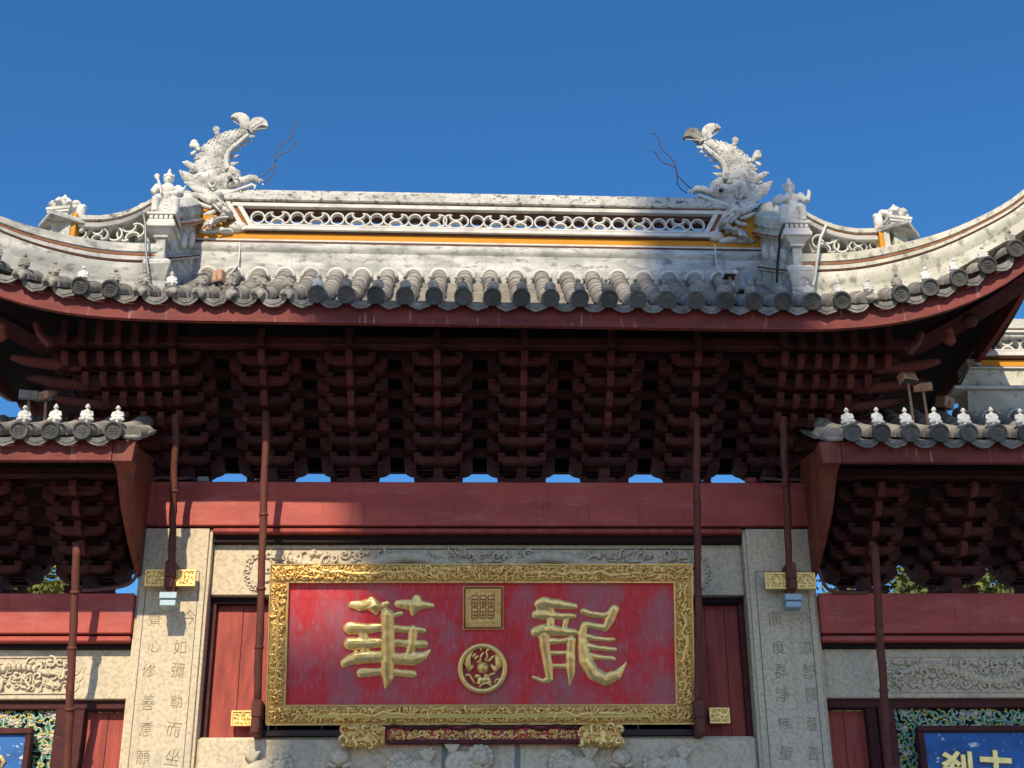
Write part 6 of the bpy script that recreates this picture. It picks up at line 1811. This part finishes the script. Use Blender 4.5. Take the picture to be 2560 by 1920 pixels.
# ================================================================== TREES BEHIND
def tree(label, x, y, h, cr, m, n, seed, group):
    rg = random.Random(seed)
    root = thing('tree', label, 'tree', (x, y, 0), group)
    mb = MB()
    mb.tube([(0, 0, 0), (0.05, 0.02, h * 0.25), (-0.06, 0.04, h * 0.5), (0.02, 0, h * 0.8)], [0.22, 0.18, 0.13, 0.04], 9)
    tips = []
    for k in range(16):
        a = rg.uniform(0, 6.28); z0 = h * rg.uniform(0.35, 0.7)
        ln = cr * rg.uniform(0.6, 1.0)
        p1 = Vector((ln * 0.5 * math.cos(a), ln * 0.5 * math.sin(a), z0 + ln * 0.35)); p2 = Vector((ln * math.cos(a), ln * math.sin(a), z0 + ln * 0.55 * rg.uniform(.6, 1.5)))
        mb.tube([(0, 0, z0), p1, p2], [0.07, 0.045, 0.012], 6)
        tips += [p1, p2, (p1 + p2) / 2]
    obj('trunk', mb, M_bark, root, smooth=True)
    lf = MB()
    cl = []
    for t in tips:
        for k in range(3): cl.append(t + Vector((rg.gauss(0, cr * .16), rg.gauss(0, cr * .16), rg.gauss(0, cr * .14))))
    for k in range(26):
        a = rg.uniform(0, 6.28); rr = cr * math.sqrt(rg.random()) * 0.75
        cl.append(Vector((rr * math.cos(a), rr * math.sin(a), h - cr * 0.2 - rr * 0.55 + rg.uniform(-.5, .3) * cr)))
    for k in range(n):
        c = rg.choice(cl)
        p = c + Vector((rg.gauss(0, .22), rg.gauss(0, .22), rg.gauss(0, .20)))
        L_ = rg.uniform(0.05, 0.10)
        d = Vector((rg.gauss(0, 1), rg.gauss(0, 1), rg.gauss(0, .6))).normalized()
        sd = d.cross(Vector((rg.gauss(0, 1), rg.gauss(0, 1), rg.gauss(0, 1)))).normalized() * L_ * 0.45
        lf.add([p - d * L_, p + sd, p + d * L_, p - sd], [(0, 1, 2, 3)])
    me = lf.mesh('crown'); me.materials.append(m)
    link('crown', me, m, root)
GR = 'trees behind the gateway'
a = P(100, 1440, 9.0); tree('yellowing tree seen through the bracket gap left of the sunlit column', a.x - 0.15, 9.0, a.z + 0.35, 1.7, M_leafA, 26000, 1, GR)
a = P(2250, 1440, 10.0); tree('green tree glimpsed through the bracket gaps of the right bay', a.x, 10.0, a.z + 0.9, 2.4, M_leafB, 34000, 2, GR)
a = P(2520, 1440, 11.0); tree('bushy tree glimpsed at the far right bracket gap', a.x + .3, 11.5, a.z + 0.9, 2.4, M_leafB, 34000, 3, GR)

# ================================================================== UNSEEN STEPPED BLOCK, added and shaped to cast the shade across the gate
YT = -36.0
kz = math.tan(SUN_EL) / math.cos(SUN_AZ)
shx = -math.tan(SUN_AZ)          # x shift per metre towards the sun
tower = thing('shade_block', 'unseen stepped block added in front of the gateway to cast its shade', 'shadow blocker')
def tz(z): return z + kz * abs(YT)
def tx(x): return x + shx * abs(YT) 
def tblock(name, x0, x1, z0, z1, dp=1.6):
    return obj(name, MB().box(tx(x0), tx(x1), YT - dp, YT, z0, z1), M_concrete, tower)
tblock('shade_wall', -1.85, 6.4, 0.0, tz(4.70), 3.0)
tblock('shade_wall', -0.95, 6.4, tz(4.70) + .002, tz(5.35))
tblock('shade_wall', -0.86, 2.98, tz(5.35) + .002, tz(6.26))
tblock('shade_ledge', -1.32, 3.0, tz(6.26) + .002, tz(6.56))
tblock('upper_shade_block', 1.62, 2.95, tz(6.56) + .002, tz(9.75))
for i in range(8):  # window dressing on the added shadow block, out of view
    for j in range(9):
        x = tx(-1.3 + i * 1.0); z = 3 + j * 3.1
        f = obj('window', MB().box(x - 0.32, x + 0.32, YT + 0.002, YT + 0.05, z, z + 1.4), M_white2, tower)
        obj('pane', MB().box(x - 0.27, x + 0.27, YT + 0.051, YT + 0.06, z + 0.05, z + 1.35), M_glass, f)
